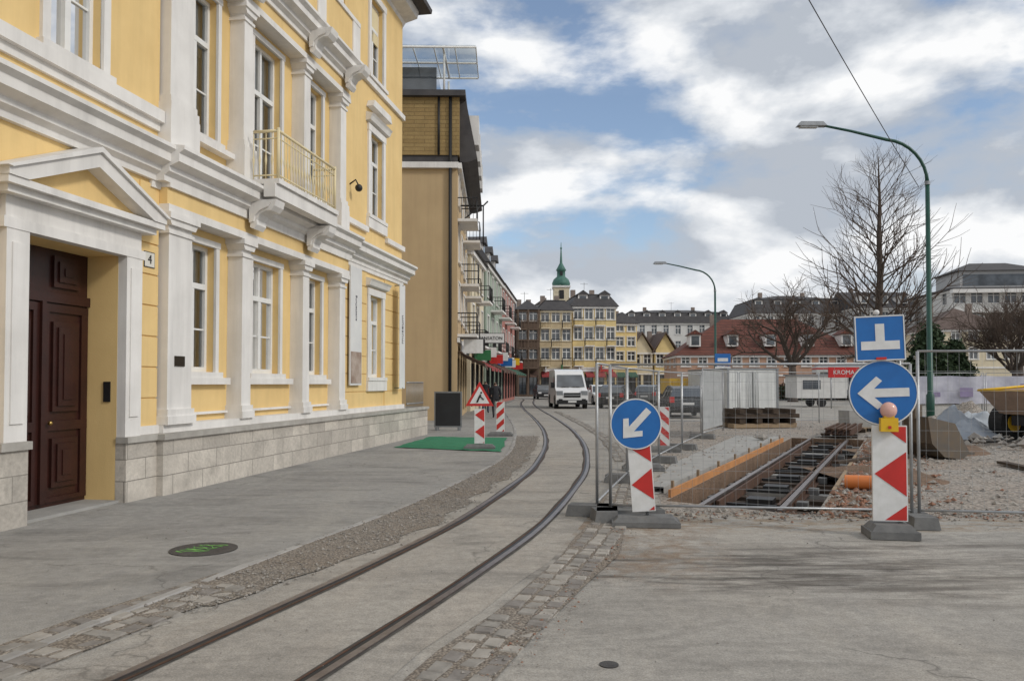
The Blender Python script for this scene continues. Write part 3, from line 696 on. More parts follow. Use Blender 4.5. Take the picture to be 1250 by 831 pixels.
for f in range(3):
    z0=3.4+f*2.3
    b.box('galleries',btm,0,2.6,-1.3,-.19,z0-.1,z0+.05)
    for i in range(7): b.box('gallery_posts',btm,.05+i*.38,.12+i*.38,-1.3,-1.24,z0,z0+.95)
    b.box('gallery_posts',btm,0,2.6,-1.33,-1.2,z0+.95,z0+1.05)
for x in (0,1.2,2.45): b.box('gallery_posts',btm,x,x+.15,-1.3,-1.15,0,10.3)
b.done()
building('ochre_balcony_house',(3.35,96,0),math.radians(3),3.9,12,10.4,4,3,bbr,'mansard',1.9,awn=awr,balc=True,trim=bcr,sign=[wsign,sgn[3]]).done()
building('yellow_hotel',(7.4,97,0),math.radians(5),5.4,14,11.0,4,4,bye,'mansard',2.3,dorm=2,awn=awr,balc=True,sign=[wsign,red]).done()
building('yellow_guest_house',(13.0,101,0),math.radians(8),3.0,12,9.2,4,2,bye,'hip',1.6,awn=awg).done()
building('dark_roof_house',(2.6,110,0),0,8,4,11.4,4,5,bcr,'hip',1.7,dorm=3,rm=M('slate_roof',(.10,.09,.085),(.07,.062,.06),.8)).done()
brn=M('brown_roof',(.13,.09,.075),(.095,.068,.057))
for i,x in enumerate((16.2,19.4)):
    building('gabled_house',(x,108,0),math.radians(4),3.0,10,5.8,2,2,[bcr,bye][i],'gablefront',2.6,rm=brn,gf=3,sidebays=2).done()
b=B('church_tower',(7.25,117,0))
copper=M('green_copper',(.075,.19,.15),(.045,.12,.10),.6)
b.box('shaft',bcr,-1.15,1.15,-1.15,1.15,0,15.6); b.box('cornice',white,-1.3,1.3,-1.3,1.3,15.6,15.85)
rings=[(1.25,15.85),(1.35,16.3),(1.1,16.9),(.62,17.3),(.6,18.1),(.78,18.2),(.52,18.7),(.2,19.3),(.09,21.2),(.03,22.4)]
b.tube('onion_spire',copper,[(0,0,z) for r,z in rings],[r for r,z in rings],12)
b.ball('finial',copper,(0,0,21.5),.16)
b.box('belfry_openings',black,-.35,.35,-1.18,-1.152,13.9,15.2)
b.box('lantern_openings',black,-.2,.2,-.63,-.55,17.4,18.0)
b.done()
building('red_roof_building',(18.3,88,0),math.radians(-4),20.5,12,4.7,2,11,bor,'hip',4.4,rm=redroof,gf=2.6,shop=False,dorm=5,ww=.9,wh=1.1).done()
building('apartment_block',(19.8,140,0),0,19,12,12.2,4,9,bwh,'mansard',2.8,shop=False,dorm=7).done()
building('grey_mansard_block',(37.5,125,0),0,15,12,12.6,4,7,bwh,'mansard',3.4,shop=False,dorm=5).done()
building('grey_roof_house',(52,120,0),0,9,12,13.0,4,5,bgy,'gable',3.0,shop=False,dorm=3).done()
b=building('white_modern_building',(61,110,0),math.radians(-6),20,14,14.5,5,9,bwh,'flat',.4,shop=False,ww=1.6)
for f in range(5): b.box('balcony_bands',white,-.3,20.3,-1.2,-.19,3.0+f*2.75,3.5+f*2.75)
b.box('penthouse',bgy,2,13,2,10,14.8,17.4); b.box('penthouse_glass',dglass,2.4,12.6,1.95,1.99,15.3,16.9)
b.add('penthouse_roof',roofd,[(1.5,1.5,17.4),(13.5,1.5,17.4),(13.5,10.5,17.4),(1.5,10.5,17.4),(5,6,19),(10,6,19)],[(0,1,5,4),(1,2,5),(2,3,4,5),(3,0,4),(0,3,2,1)])
b.done()
building('beige_villa',(50,95,0),math.radians(-5),10,10,8.0,3,5,bcr,'hip',3.0,shop=False,rm=brn).done()
building('white_villa',(70,92,0),math.radians(-8),14,10,9.0,3,6,bwh,'hip',3.0,shop=False).done()

# ------------------------------------------------------------------ street furniture
def street_lamp(loc,H=8.6):
    b=B('street_lamp',loc)
    b.tube('pole',green,[(0,0,0),(0,0,1.2),(0,0,1.25),(0,0,H*.98)],[.13,.13,.095,.07],12)
    arc=[(0,0,H*.98)]
    for i in range(1,9):
        a=i/8*math.pi/2*.95; arc.append((-1.5*(1-math.cos(a)),0,H*.98+1.5*math.sin(a)))
    arc+=[(-2.6,0,H+1.62),(-3.5,0,H+1.8)]
    b.tube('arm',green,arc,[.07]+[.055]*8+[.045,.04],10)
    b.box('lamp_head',greymet,-4.45,-3.45,-.14,.14,H+1.78,H+1.93,tx=.12,ty=.04)
    b.box('lamp_glass',M('lamp_lens',(.6,.62,.62),None,.2),-4.35,-3.75,-.1,.1,H+1.73,H+1.779)
    b.disc('collar',greymet,(0,0,H*.98),.09,'z',.12,12)
    b.done()
street_lamp((14.2,27,0)); street_lamp((14.6,57,0),8.4)
b=B('overhead_wire')
P0,P1=Vector((13.9,27,8.3)),Vector((-5.8,.5,13.2)); b.tube('wire',black,[P0.lerp(P1,i/20)-Vector((0,0,1.4*(i/20)*(1-i/20))) for i in range(21)],.012,5); b.done()

def clip(poly,x0,x1,z0,z1):
    def cl(p,ins,inter):
        out=[]
        for i in range(len(p)):
            a=p[i-1];c=p[i]
            if ins(c):
                if not ins(a): out.append(inter(a,c))
                out.append(c)
            elif ins(a): out.append(inter(a,c))
        return out
    def ix(v): return lambda a,c:(v,a[1]+(c[1]-a[1])*(v-a[0])/(c[0]-a[0]))
    def iz(v): return lambda a,c:(a[0]+(c[0]-a[0])*(v-a[1])/(c[1]-a[1]),v)
    for ins,it in ((lambda p:p[0]>=x0,ix(x0)),(lambda p:p[0]<=x1,ix(x1)),(lambda p:p[1]>=z0,iz(z0)),(lambda p:p[1]<=z1,iz(z1))):
        if poly: poly=cl(poly,ins,it)
    return poly
def beacon(b,w=.25,z0=.14,z1=1.0,y=0,lean=0,flip=1,arrow=False,part='beacon_board'):
    old=b.M; b.M=(Matrix.Rotation(lean,4,'Y')) if old is None else old@Matrix.Rotation(lean,4,'Y')
    b.box(part,wsign,-w/2,w/2,y-.02,y+.02,z0,z1)
    zz=z0-.3
    while zz<z1+.3:
        if arrow: poly=[(w/2*flip,zz),(-w/2*flip*.9,zz+w*.70),(w/2*flip,zz+w*1.40)]
        else: poly=[(-w/2,zz),(w/2,zz+w*.9*flip),(w/2,zz+w*.9*flip+.16),(-w/2,zz+.16)]
        p=clip(poly,-w/2+.012,w/2-.012,z0+.012,z1-.012)
        if p and len(p)>2:
            b.prism('beacon_stripes',red,p,'y',y-.024,y-.0205)
        zz+=w*1.62 if arrow else .33
    b.M=old
def base_block(b,l=.75,w=.38,h=.12,x=0,y=0):
    b.box('base_plate',blockm,x-l/2,x+l/2,y-w/2,y+w/2,0.01,.01+h*.55); b.box('base_plate',blockm,x-l/2+.02,x+l/2-.02,y-w/2+.02,y+w/2-.02,.01+h*.55,.01+h,tx=.05,ty=.04)
def disc_sign(b,c,r,ang,y=0):
    b.disc('sign_disc',bluem,(c[0],y,c[1]),r-.012,'y',.02,40); b.disc('sign_back',greymet,(c[0],y+.013,c[1]),r,'y',.006,40)
    n=40; vs=[];fs=[]
    for i in range(n):
        a=2*math.pi*i/n
        for rr in (r-.016,r-.003): vs.append((c[0]+rr*math.cos(a),y-.013,c[1]+rr*math.sin(a)))
    for i in range(n): fs.append((2*i,2*i+1,(2*i+3)%(2*n),(2*i+2)%(2*n)))
    b.add('sign_rim',wsign,vs,fs)
    A=[(-.74,0),(-.18,.50),(-.02,.36),(-.26,.13),(.74,.13),(.74,-.13),(-.26,-.13),(-.02,-.36),(-.18,-.50)]
    ca,sa=math.cos(ang),math.sin(ang)
    b.prism('sign_arrow',wsign,[(c[0]+r*(x*ca-z*sa),c[1]+r*(x*sa+z*ca)) for x,z in A],'y',y-.016,y-.0115)
    for s in(-1,1): b.box('sign_clamp',galv,c[0]-.06,c[0]+.06,y+.016,y+.05,c[1]+s*.12-.015,c[1]+s*.12+.015)
b=B('arrow_sign',(1.5,9.0,0),math.radians(-6))
base_block(b,.75,.42,.10); b.tube('post',galv,[(.03,.05,.1),(-.06,.05,1.42)],.021,10)
beacon(b,.26,.16,.92,-.0,math.radians(-4),flip=1,arrow=True)
disc_sign(b,(-.1,1.14),.29,math.radians(48),y=-.03); b.done()
b=B('arrow_sign_cluster',(3.93,8.3,0),math.radians(-10))
base_block(b,.48,.40,.14); b.tube('post',galv,[(.12,.06,.1),(.12,.06,2.2)],.024,10)
beacon(b,.34,.17,1.16,-.0,0,flip=1,arrow=True)
disc_sign(b,(-.05,1.5),.345,math.radians(2),y=.02)
b.box('yellow_lamp_base',yel,-.105,.065,-.10,-.03,1.10,1.24); b.box('lamp_button',red,-.035,-.005,-.108,-.101,1.13,1.16)
b.ball('beacon_lamp',M('amber_lens',(.75,.45,.38),(.6,.33,.27),.15,6),(-.02,-.065,1.32),.085,(1,.7,1),16,10); b.box('yellow_lamp_base',yel,-.07,.03,-.095,-.035,1.241,1.26)
b.M=Matrix.Translation((-.08,.0,2.07))@Matrix.Rotation(math.radians(-2),4,'Y')
b.box('square_sign',bluem,-.245,.245,-.01,.01,-.235,.235); b.box('square_sign_back',greymet,-.25,.25,.0105,.02,-.24,.24)
for x0,x1,z0,z1 in ((-.245,.245,.223,.235),(-.245,.245,-.235,-.223),(-.245,-.233,-.223,.223),(.233,.245,-.223,.223)): b.box('sign_border',wsign,x0,x1,-.014,-.0105,z0,z1)
b.box('sign_symbol',wsign,-.045,.045,-.014,-.0105,-.03,.15); b.box('sign_symbol',wsign,-.19,.19,-.014,-.0105,-.12,-.03)
b.ball('warning_lamp',wsign,(-.02,0,.27),.03); b.box('red_reflector',red,-.05,.05,-.03,-.015,-.225,-.20)
b.M=None; b.done()
b=B('road_works_sign',(-.78,19.2,0)); base_block(b); b.tube('post',galv,[(0,.05,.1),(0,.05,1.5)],.022,8); beacon(b,.25,.15,.98,0,0,1,True)
b.prism('triangle',red,[(-.34,1.05),(.34,1.05),(0,1.64)],'y',-.05,-.03); b.prism('triangle_field',wsign,[(-.235,1.11),(.235,1.11),(0,1.52)],'y',-.055,-.0505)
b.tube('worker_symbol',black,[(-.06,-.057,1.14),(-.01,-.057,1.26),(.03,-.057,1.33)],.022,5); b.tube('worker_symbol',black,[(.02,-.057,1.28),(.1,-.057,1.2)],.015,5); b.ball('worker_symbol',black,(.04,-.057,1.37),.025,(1,.2,1)); b.done()
for x,y in ((-.35,24),(3.55,18.6),(2.4,14.6)):
    b=B('traffic_beacon',(x,y,0),math.radians(-5)); base_block(b); beacon(b,.25,.14,1.05,0,0,1 if x<0 else -1); b.done()
b=B('menu_board',(-2.15,26.8,0),math.radians(-4)); b.box('frame',greymet,-.47,.47,-.03,.03,.12,1.32); b.box('board',plateb,-.42,.42,-.04,-.031,.17,1.27); b.box('feet',greymet,-.42,-.34,-.2,.2,0.01,.12); b.box('feet',greymet,.34,.42,-.2,.2,0.01,.12); b.done()
b=B('green_carpet')
n=26; vs=[]
P=[(-2.9,19.7),(-2.4,23.5),(-.15,23),(-.25,18.3)]
for i in range(n+1):
    for j in range(n+1):
        u=i/n;v=j/n
        x=(P[0][0]*(1-v)+P[1][0]*v)*(1-u)+(P[3][0]*(1-v)+P[2][0]*v)*u; y=(P[0][1]*(1-v)+P[1][1]*v)*(1-u)+(P[3][1]*(1-v)+P[2][1]*v)*u
        e=.12*noise.noise(Vector((x*1.5,y*1.5,0)))
        vs.append((x+e,y+e,.022+.03*abs(noise.noise(Vector((x*2.2,y*2.2,4))))))
b.add('carpet',carpet,vs,[(i*(n+1)+j,(i+1)*(n+1)+j,(i+1)*(n+1)+j+1,i*(n+1)+j+1) for i in range(n) for j in range(n)],True); b.done()
b=B('shop_sign',(-2.25,41,0)); b.box('sign_box',wsign,.05,1.85,-.09,.09,3.68,4.15); b.box('sign_frame',black,.02,1.88,-.08,.08,3.65,4.18); b.box('sign_box',red,.08,.4,-.1,-.091,3.74,4.09)
b.text('sign_text',black,'HANSATON',.235,Matrix.Translation((1.12,-.1,3.91))@Matrix.Rotation(math.pi/2,4,'X')); b.tube('bracket',black,[(-.1,0,4.1),(.1,0,4.1)],.03); b.done()
b=B('manhole_cover',(-2.95,7.65,0)); b.disc('cover',M('cast_iron',(.09,.085,.08),(.055,.05,.048),.6,8,.6,50,metal=.4),(0,0,.013),.31,'z',.012,36)
gp=M('green_spray_paint',(.20,.50,.10),(.08,.22,.06),.7,14)
for i in range(5):
    pts=[(-.22+i*.03+.035*k,-.14+i*.065+R.uniform(-.04,.04),.0205+i*.0006) for k in range(9)]
    for (x0,y0,z0),(x1,y1,z1) in zip(pts[:-1],pts[1:]): b.add('spray_marks',gp,[(x0,y0-.012,z0),(x1,y1-.012,z0),(x1,y1+.016,z0),(x0,y0+.016,z0)],[(0,1,2,3)])
b.done()
b=B('water_valve_cover',(.55,4.55,0)); b.disc('cover',MATS['cast_iron'],(0,0,.006),.055,'z',.008,20); b.done()

# ------------------------------------------------------------------ fences
def fence(p0,p1,h=1.9,cover=None,feet=True):
    p0=Vector(p0);p1=Vector(p1); L=(p1-p0).length; a=math.atan2(p1.y-p0.y,p1.x-p0.x)
    b=B('construction_fence',(p0.x,p0.y,0),a); z0=.12
    for x in (.04,L-.04): b.tube('frame',galv,[(x,0,.05),(x,0,z0+h)],.019,8)
    for zz in (z0+.05,z0+h): b.tube('frame',galv,[(.04,0,zz),(L-.04,0,zz)],.014,8)
    n=int(L/.12)
    for i in range(1,n): b.tube('mesh',galv,[(L*i/n,0,z0+.05),(L*i/n,0,z0+h)],.0016,3,False)
    for i in range(1,8): zz=z0+.05+(h-.05)*i/8; b.tube('mesh',galv,[(.04,.004,zz),(L-.04,.004,zz)],.0016,3,False)
    if feet:
        b.box('foot',blockm,-.14,.14,-.36,.36,.01,.14,tx=.02,ty=.03)
    if cover:
        n=20;vs=[]
        for i in range(n+1):
            for j in range(7): vs.append((.06+(L-.12)*i/n,.02+.02*noise.noise(Vector((i*.5,j*.7,p0.x))),z0+.12+(h-.16)*j/6))
        b.add('tarpaulin',cover,vs,[(i*7+j,(i+1)*7+j,(i+1)*7+j+1,i*7+j+1) for i in range(n) for j in range(6)],True)
    b.done()
fa=[(1.12,9.4),(4.55,9.0),(8.0,8.5),(11.4,8.0),(14.8,7.6)]
for i,(p,q) in enumerate(zip(fa[:-1],fa[1:])): fence(p,q,1.70 if i==0 else 1.84)
fb=[(1.02,9.62),(1.85,12.8),(2.95,16),(4.1,19.2),(5.3,22.3)]
for p,q in zip(fb[:-1],fb[1:]): fence(p,q,1.72)
fence((5.5,23.0),(6.9,26.0),1.9,M('grey_scrim',(.42,.43,.43),(.33,.34,.34),.8,3))
fence((5.3,30),(8.7,30.5)); fence((8.7,30.5),(12,31)); fence((16,33),(19.4,32.6)); fence((19.4,32.6),(22.8,32.2))
b=B('concrete_foot_block',(1.35,9.32,0),.1); b.box('block',blockm,-.42,.42,-.16,.16,.01,.14,tx=.02,ty=.02); b.done()
b=B('banner_fence',(16.5,35,0),math.radians(-6))
n=60; vs=[]
for i in range(n+1):
    for j in range(5): vs.append((i*.3,.06*math.sin(i*.9)+.04*noise.noise(Vector((i,j,0))),.7+1.2*j/4+.05*noise.noise(Vector((i*.4,0,3)))))
b.add('banners',sandst,vs,[(i*5+j,(i+1)*5+j,(i+1)*5+j+1,i*5+j+1) for i in range(n) for j in range(4)],True)
for i in range(10): b.tube('posts',galv,[(i*2,.1,0),(i*2,.1,2)],.03)
pg=M('print_grey',(.25,.27,.4)); pp=M('print_purple',(.3,.25,.4))
for i in range(14): x=.5+i*1.25; b.box('banner_prints',R.choice([bluem,pg,pp]),x,x+R.uniform(.2,.6),-.10,-.095,1.0,1.0+R.uniform(.2,.6))
b.done()

# ------------------------------------------------------------------ site stuff
b=B('timber_stack',(8.9,29,0),math.radians(12))
for l in range(4):
    for k in range(6):
        if l%2==0: b.box('beams',R.choice([woodm,woodm,paleWood]),-1.2+R.uniform(-.1,.1),1.2+R.uniform(-.1,.2),-.8+k*.28,-.8+k*.28+.24,.02+l*.17,.02+l*.17+.15)
        else:
            if k<4: b.box('beams',woodm,-1.1+k*.65,-1.1+k*.65+.22,-.85,.9,.02+l*.17,.02+l*.17+.15)
b.done()
b=B('rail_stack',(10.6,24.5,0),math.radians(62))
for k in range(5):
    for a0,a1,z0,z1 in ((-.07,.07,0,.02),(-.012,.012,.02,.13),(-.036,.036,.13,.17)): b.box('rails',rust,-2.2+k*.1,2.2-k*.13,k*.17+a0,k*.17+a1,.12+z0,.12+z1)
for x in (-1.5,1.5): b.box('bearers',woodm,x-.08,x+.08,-.15,.85,0,.119)
b.done()
b=B('site_container',(11.9,44,0),math.radians(8))
cw=M('container_white',(.72,.73,.71),(.60,.61,.60),.6,2,streak=.3)
b.box('body',cw,0,3.0,0,6,.12,2.35)
for i in range(15): b.box('ribs',cw,.12+i*.19,.2+i*.19,-.008,-.002,.25,2.2)
for i in range(28): b.box('ribs',cw,-.008,-.002,.2+i*.2,.29+i*.2,.25,2.2)
for x in (0,2.9): b.box('corner_posts',greymet,x,x+.1,-.05,-.031,.12,2.35)
b.box('roof_rim',greymet,-.02,3.02,-.052,6.02,2.351,2.43)
b.box('door_gap',black,1.48,1.52,-.04,-.031,.2,2.25)
for i in (1.2,1.35,1.65,1.8): b.tube('lock_bars',galv,[(i,-.05,.25),(i,-.05,2.2)],.015,5)
for x in (.1,2.7): b.box('skids',black,x,x+.2,0,6,0,.12)
b.done()
b=B('yellow_skip_container',(9.9,50,0),.1)
b.prism('body',yel,[(0,1.0),(.2,.3),(2.4,.3),(2.7,1.0),(2.7,1.9),(0,1.9)],'y',0,2)
for i in range(7): b.box('ribs',yel,.2+i*.37,.28+i*.37,-.06,-.002,.7,1.8)
b.box('skids',black,.4,2.2,.2,1.8,0,.298); b.done()
def wheel(b,c,r,w,part='wheels'):
    b.disc(part,rubberm,c,r,'x',w,20); b.disc('rims',greymet,c,r*.6,'x',w+.02,14); b.disc('hubs',black,c,r*.2,'x',w+.04,8)
def shell(b,part,prof,hw,segm,sidem):
    n=len(prof); vs=[(-hw(z),y,z) for y,z in prof]+[(hw(z),y,z) for y,z in prof]
    for i in range(n):
        j=(i+1)%n; b.add(part,segm(i),[vs[i],vs[j],vs[n+j],vs[n+i]],[(0,1,2,3)])
    b.add(part,sidem,vs[:n],[list(range(n))]); b.add(part,sidem,vs[n:],[list(range(n))])
def hatch(name,loc,rot,paint):
    b=B(name,loc,rot)
    b.prism('body',paint,[(-2.12,.34),(-2.15,.6),(-2.02,.74),(-1.5,.86),(-.95,.94),(1.95,1.0),(2.12,.88),(2.16,.45),(2.05,.26),(-2.0,.22)],'x',-.86,.86)
    prof=[(-1.05,.93),(-.4,1.38),(.0,1.47),(1.3,1.46),(1.75,1.36),(2.04,.98)]
    hw=lambda z:.82-.36*max(0,z-.93)
    mats=[dglass,paint,paint,paint,dglass,paint]
    shell(b,'cabin',prof,hw,lambda i:mats[i],dglass)
    for s in (-1,1):
        def hp(y,z): return (s*(hw(z)+.006),y,z)
        b.tube('pillars',paint,[hp(-1.05,.93),hp(-.4,1.38),hp(0,1.46),hp(1.3,1.45),hp(1.75,1.36),hp(2.04,.98)],.035,5)
        b.tube('pillars',paint,[hp(.35,.95),hp(.4,1.46)],.035,5); b.tube('pillars',paint,[hp(1.25,.98),hp(1.3,1.45)],.04,5)
        for y in (-1.32,1.3):
            b.disc('wheel_arches',black,(s*.80,y,.36),.38,'x',.13,20); wheel(b,(s*.79,y,.33),.32,.2)
        b.box('mirrors',paint,s*.86,s*1.02,-.75,-.6,.95,1.1)
        b.box('headlights',wsign,s*.5,s*.82,-2.16,-2.05,.58,.72); b.box('tail_lights',red,s*.62,s*.84,2.08,2.175,.72,.98)
    b.box('bumper',black,-.8,.8,-2.18,-2.1,.28,.45); b.box('bumper',black,-.8,.8,2.14,2.2,.3,.46)
    b.box('number_plate',wsign,-.26,.26,2.165,2.18,.62,.73); b.box('number_plate',wsign,-.26,.26,-2.19,-2.181,.38,.49); b.box('grille',black,-.5,.5,-2.165,-2.14,.5,.66)
    b.done(bevel={'body':.07}); return b
pblack=M('black_car_paint',(.02,.022,.025),None,.2,spec=.8); pwhite=M('white_car_paint',(.78,.78,.78),(.72,.72,.72),.25); pgrey=M('grey_car_paint',(.2,.21,.22),None,.25,metal=.4)
hatch('parked_car',(8.1,38,0),math.radians(176),pblack)
hatch('parked_car',(6.6,60,0),math.radians(8),pwhite); hatch('parked_car',(5.3,72,0),math.radians(0),pgrey); hatch('parked_car',(8.9,66,0),math.radians(90),pblack)
hatch('parked_car',(3.2,80,0),math.radians(5),pblack); hatch('parked_car',(10.4,58,0),math.radians(150),pgrey)
hatch('parked_car',(6.9,52,0),math.radians(160),pblack); hatch('parked_car',(12.5,62,0),math.radians(95),pblack)
def van(name,loc,rot,paint):
    b=B(name,loc,rot)
    prof=[(-2.62,.4),(-2.64,.9),(-2.5,1.12),(-1.95,1.32),(-1.25,2.12),(-.9,2.38),(-.2,2.5),(2.6,2.48),(2.66,.42),(2.5,.3),(-2.5,.3)]
    hw=lambda z:1.0 if z<1.2 else 1.0-.11*(z-1.2)/1.3
    shell(b,'body',prof,hw,lambda i:paint,paint)
    vs=[(-.88,-1.955,1.36),(.88,-1.955,1.36),(.80,-1.28,2.13),(-.80,-1.28,2.13)]; b.add('windscreen',dglass,vs,[(0,1,2,3)])
    for s in (-1,1):
        b.add('side_windows',dglass,[(s*1.006,-1.75,1.4),(s*1.006,-.75,1.4),(s*.955,-.75,2.05),(s*.955,-1.25,2.05)],[(0,1,2,3)])
        b.box('headlights',greymet,s*.58,s*.97,-2.655,-2.5,.86,1.12); b.box('mirrors',black,s*1.0,s*1.22,-1.65,-1.5,1.3,1.65)
        for y in (-1.75,1.6): b.disc('wheel_arches',black,(s*.92,y,.42),.44,'x',.2,20); wheel(b,(s*.9,y,.35),.35,.24)
        b.box('fog_lights',black,s*.6,s*.85,-2.66,-2.641,.5,.62); b.box('wipers',black,s*.1,s*.6,-1.99,-1.965,1.36,1.385)
    b.box('grille',black,-.52,.52,-2.665,-2.60,.72,1.0); b.box('grille_bar',galv,-.5,.5,-2.68,-2.666,.84,.88); b.box('bumper',black,-.95,.95,-2.70,-2.63,.3,.55)
    b.box('number_plate',wsign,-.26,.26,-2.712,-2.701,.40,.51)
    b.done(bevel={'body':.05})
van('white_van',(3.6,52,0),math.radians(3),pwhite)
van('delivery_van',(6.0,86,0),0,pwhite)
b=B('tram',(27.6,72,0),math.radians(-10))
tw=M('tram_white',(.70,.70,.68),None,.4); tr=M('tram_grey',(.25,.26,.28),None,.4)
b.box('body',tw,0,5.2,0,2.2,.5,3.1); b.box('skirt',tr,-.02,5.22,-.02,2.22,.5,1.0); b.box('roof',greymet,.1,5.1,.15,2.05,3.1,3.35,tx=.2,ty=.3); b.box('stripe',red,-.015,5.215,-.015,2.215,2.85,2.98)
for i in range(4): b.box('windows',dglass,.3+i*1.22,1.3+i*1.22,-.03,-.016,1.5,2.6)
b.box('windows',dglass,-.03,-.016,.3,1.9,1.4,2.6)
for x in (1.2,4.0): b.disc('wheels',black,(x,.2,.33),.33,'y',.12,16); b.disc('wheels',black,(x,2.0,.33),.33,'y',.12,16)
b.box('underframe',black,.5,4.7,.3,1.9,.25,.5); b.tube('pantograph',black,[(2,1.1,3.3),(2.8,1.1,3.8),(2,1.1,4.4)],.03); b.done()
b=B('red_billboard',(19.9,50,0)); b.box('panel',M('sign_red',(.6,.03,.03),None,.4),0,1.9,-.05,.05,1.95,2.6); b.text('lettering',wsign,'KROMA',.38,Matrix.Translation((.95,-.06,2.27))@Matrix.Rotation(math.pi/2,4,'X'))
for x in (.2,1.7): b.tube('legs',galv,[(x,.08,0),(x,.08,2.55)],.04)
b.done()
b=B('white_kiosk_trailer',(19.0,53,0),.05); b.box('body',tw,0,3.4,0,2,.6,2.1); b.box('window',dglass,.4,1.6,-.02,-.004,1.2,1.8); b.box('roof',greymet,-.1,3.5,-.1,2.1,2.1,2.2); b.disc('wheels',black,(1.7,.1,.3),.3,'y',.18,14); b.disc('wheels',black,(1.7,1.9,.3),.3,'y',.18,14); b.tube('tow_bar',black,[(0,1,.5),(-1,1,.45)],.04); b.done()
b=B('info_sign',(12.2,46,0)); b.box('panel',bluem,-.45,.45,-.03,.03,2.6,3.3); b.box('panel_lower',wsign,-.45,.45,-.03,.03,1.9,2.55); b.box('panel_text',wsign,-.3,.3,-.036,-.031,2.85,3.05)
for x in (-.35,.35): b.tube('posts',galv,[(x,.05,0),(x,.05,3.3)],.03)
b.done()
b=B('drain_pipe',(5.35,11.9,0),math.radians(150))
b.tube('pipe',pipem,[(-.3,0,.13),(.35,0,.11)],.105,20,False); b.tube('pipe_inside',black,[(-.29,0,.13),(.34,0,.11)],.09,20); b.tube('socket',pipem,[(-.3,0,.13),(-.18,0,.127)],.125,20,False); b.done()
b=B('excavator_bucket',(8.6,16.5,0),math.radians(20)); bk=M('bucket_steel',(.12,.11,.10),(.17,.13,.09),.6,5,metal=.5)
pr=[(0,.9),(.1,.35),(.45,.05),(.95,.0),(1.2,.12),(.98,.10),(.5,.14),(.2,.4),(.12,.88)]
b.prism('shell',bk,pr,'y',0,.9)
side=[(0,.9),(.1,.35),(.45,.05),(.95,.0),(1.15,.12),(.75,.75)]
b.prism('cheeks',bk,side,'y',-.03,-.001); b.prism('cheeks',bk,side,'y',.901,.93)
for i in range(5): b.box('teeth',bk,1.15,1.35,.02+i*.2,.1+i*.2,.08,.13)
b.box('hinge',bk,-.05,.15,.25,.35,.85,1.15); b.box('hinge',bk,-.05,.15,.55,.65,.85,1.15); b.done()
b=B('site_dumper',(14.6,21.6,0),math.radians(200))
du=M('dumper_skip_paint',(.42,.30,.22),(.30,.22,.17),.7,3,.2,20)
b.add('skip',du,[(-.7,-.9,.75),(.9,-.75,.75),(.9,.75,.75),(-.7,.9,.75),(-1.1,-1.1,1.55),(1.4,-1.0,1.4),(1.4,1.0,1.4),(-1.1,1.1,1.55)],[(0,1,5,4),(1,2,6,5),(2,3,7,6),(3,0,4,7),(0,3,2,1)])
b.tube('skip_rim',yel,[(-1.1,-1.1,1.55),(1.4,-1,1.4),(1.4,1,1.4),(-1.1,1.1,1.55),(-1.1,-1.1,1.55)],.04,6)
for x in (.5,-2.0):
    for y in (-.85,.85): b.disc('tyres',rubberm,(x,y,.5),.5,'y',.4,22); b.disc('rims',yel,(x,y,.5),.25,'y',.43,14)
b.box('chassis',black,-2.8,.8,-.5,.5,.45,.72); b.box('engine_cover',yel,-2.9,-1.9,-.6,.6,.72,1.4,tx=.1); b.box('seat',black,-1.8,-1.35,-.25,.25,.8,1.3); b.tube('roll_bar',black,[(-1.9,-.55,.8),(-1.9,-.55,2.4),(-1.9,.55,2.4),(-1.9,.55,.8)],.04); b.done()
def mound(name,loc,rx,ry,h,mat,seed,n=34,rough=.35,sm=True):
    b=B(name,loc); vs=[]
    for i in range(n+1):
        for j in range(n+1):
            u=i/n*2-1; v=j/n*2-1; r=math.sqrt(u*u+v*v)
            z=max(0,1-r)**.8*h; nz=noise.fractal(Vector((u*rx*1.1+seed,v*ry*1.1,seed)),.9,2.1,4)
            z=z*(1+nz*rough*2)-.03; vs.append((u*rx,v*ry,max(-.05,z)))
    b.add('surface',mat,vs,[(i*(n+1)+j,(i+1)*(n+1)+j,(i+1)*(n+1)+j+1,i*(n+1)+j+1) for i in range(n) for j in range(n)],sm)
    b.done(False)
mound('tarpaulin_heap',(12.4,22.5,0),1.7,1.2,.75,tarpm,3,rough=.5)
mound('tarpaulin_heap',(14.2,24.5,0),1.6,1.0,.7,M('white_tarp',(.42,.45,.48),(.33,.36,.39),.6,2),23,rough=.5)
mound('rubble_heap',(15.5,26.5,0),3.0,2.0,.8,grav,8); mound('soil_heap',(9.6,18.6,0),1.5,1.2,.45,soil,5); mound('gravel_heap',(18.5,20,0),3.5,2.2,.5,grav,12); mound('soil_bank',(6.5,13.9,0),.9,1.6,.16,soil,15)
def f6():
    return (13.2+R.gauss(0,1.9),21.5+R.gauss(0,1.4),.05+R.random()*.15)
pebbles('broken_slabs',f6,260,.06,.2,[concrete,pebm,st[1],st[0]])
for i in range(9):
    b=B('scrap_plank',(R.uniform(7,16),R.uniform(14,25),0.03),R.uniform(0,3)); b.box('plank',R.choice([paleWood,woodm]),-.9,.9,-.08,.08,0,.05); b.done()
b=B('cable_conduit',(11.8,20.4,.05),.3); b.tube('pipe',black,[(-1.2,0,.05),(-.4,.1,.06),(.5,-.05,.06),(1.4,.1,.05)],.05,8); b.done()
b=B('pallet',(11.5,26.5,0),.2)
for i in range(6): b.box('boards',paleWood,-.6,.6,-.4+i*.15,-.3+i*.15,.12,.15)
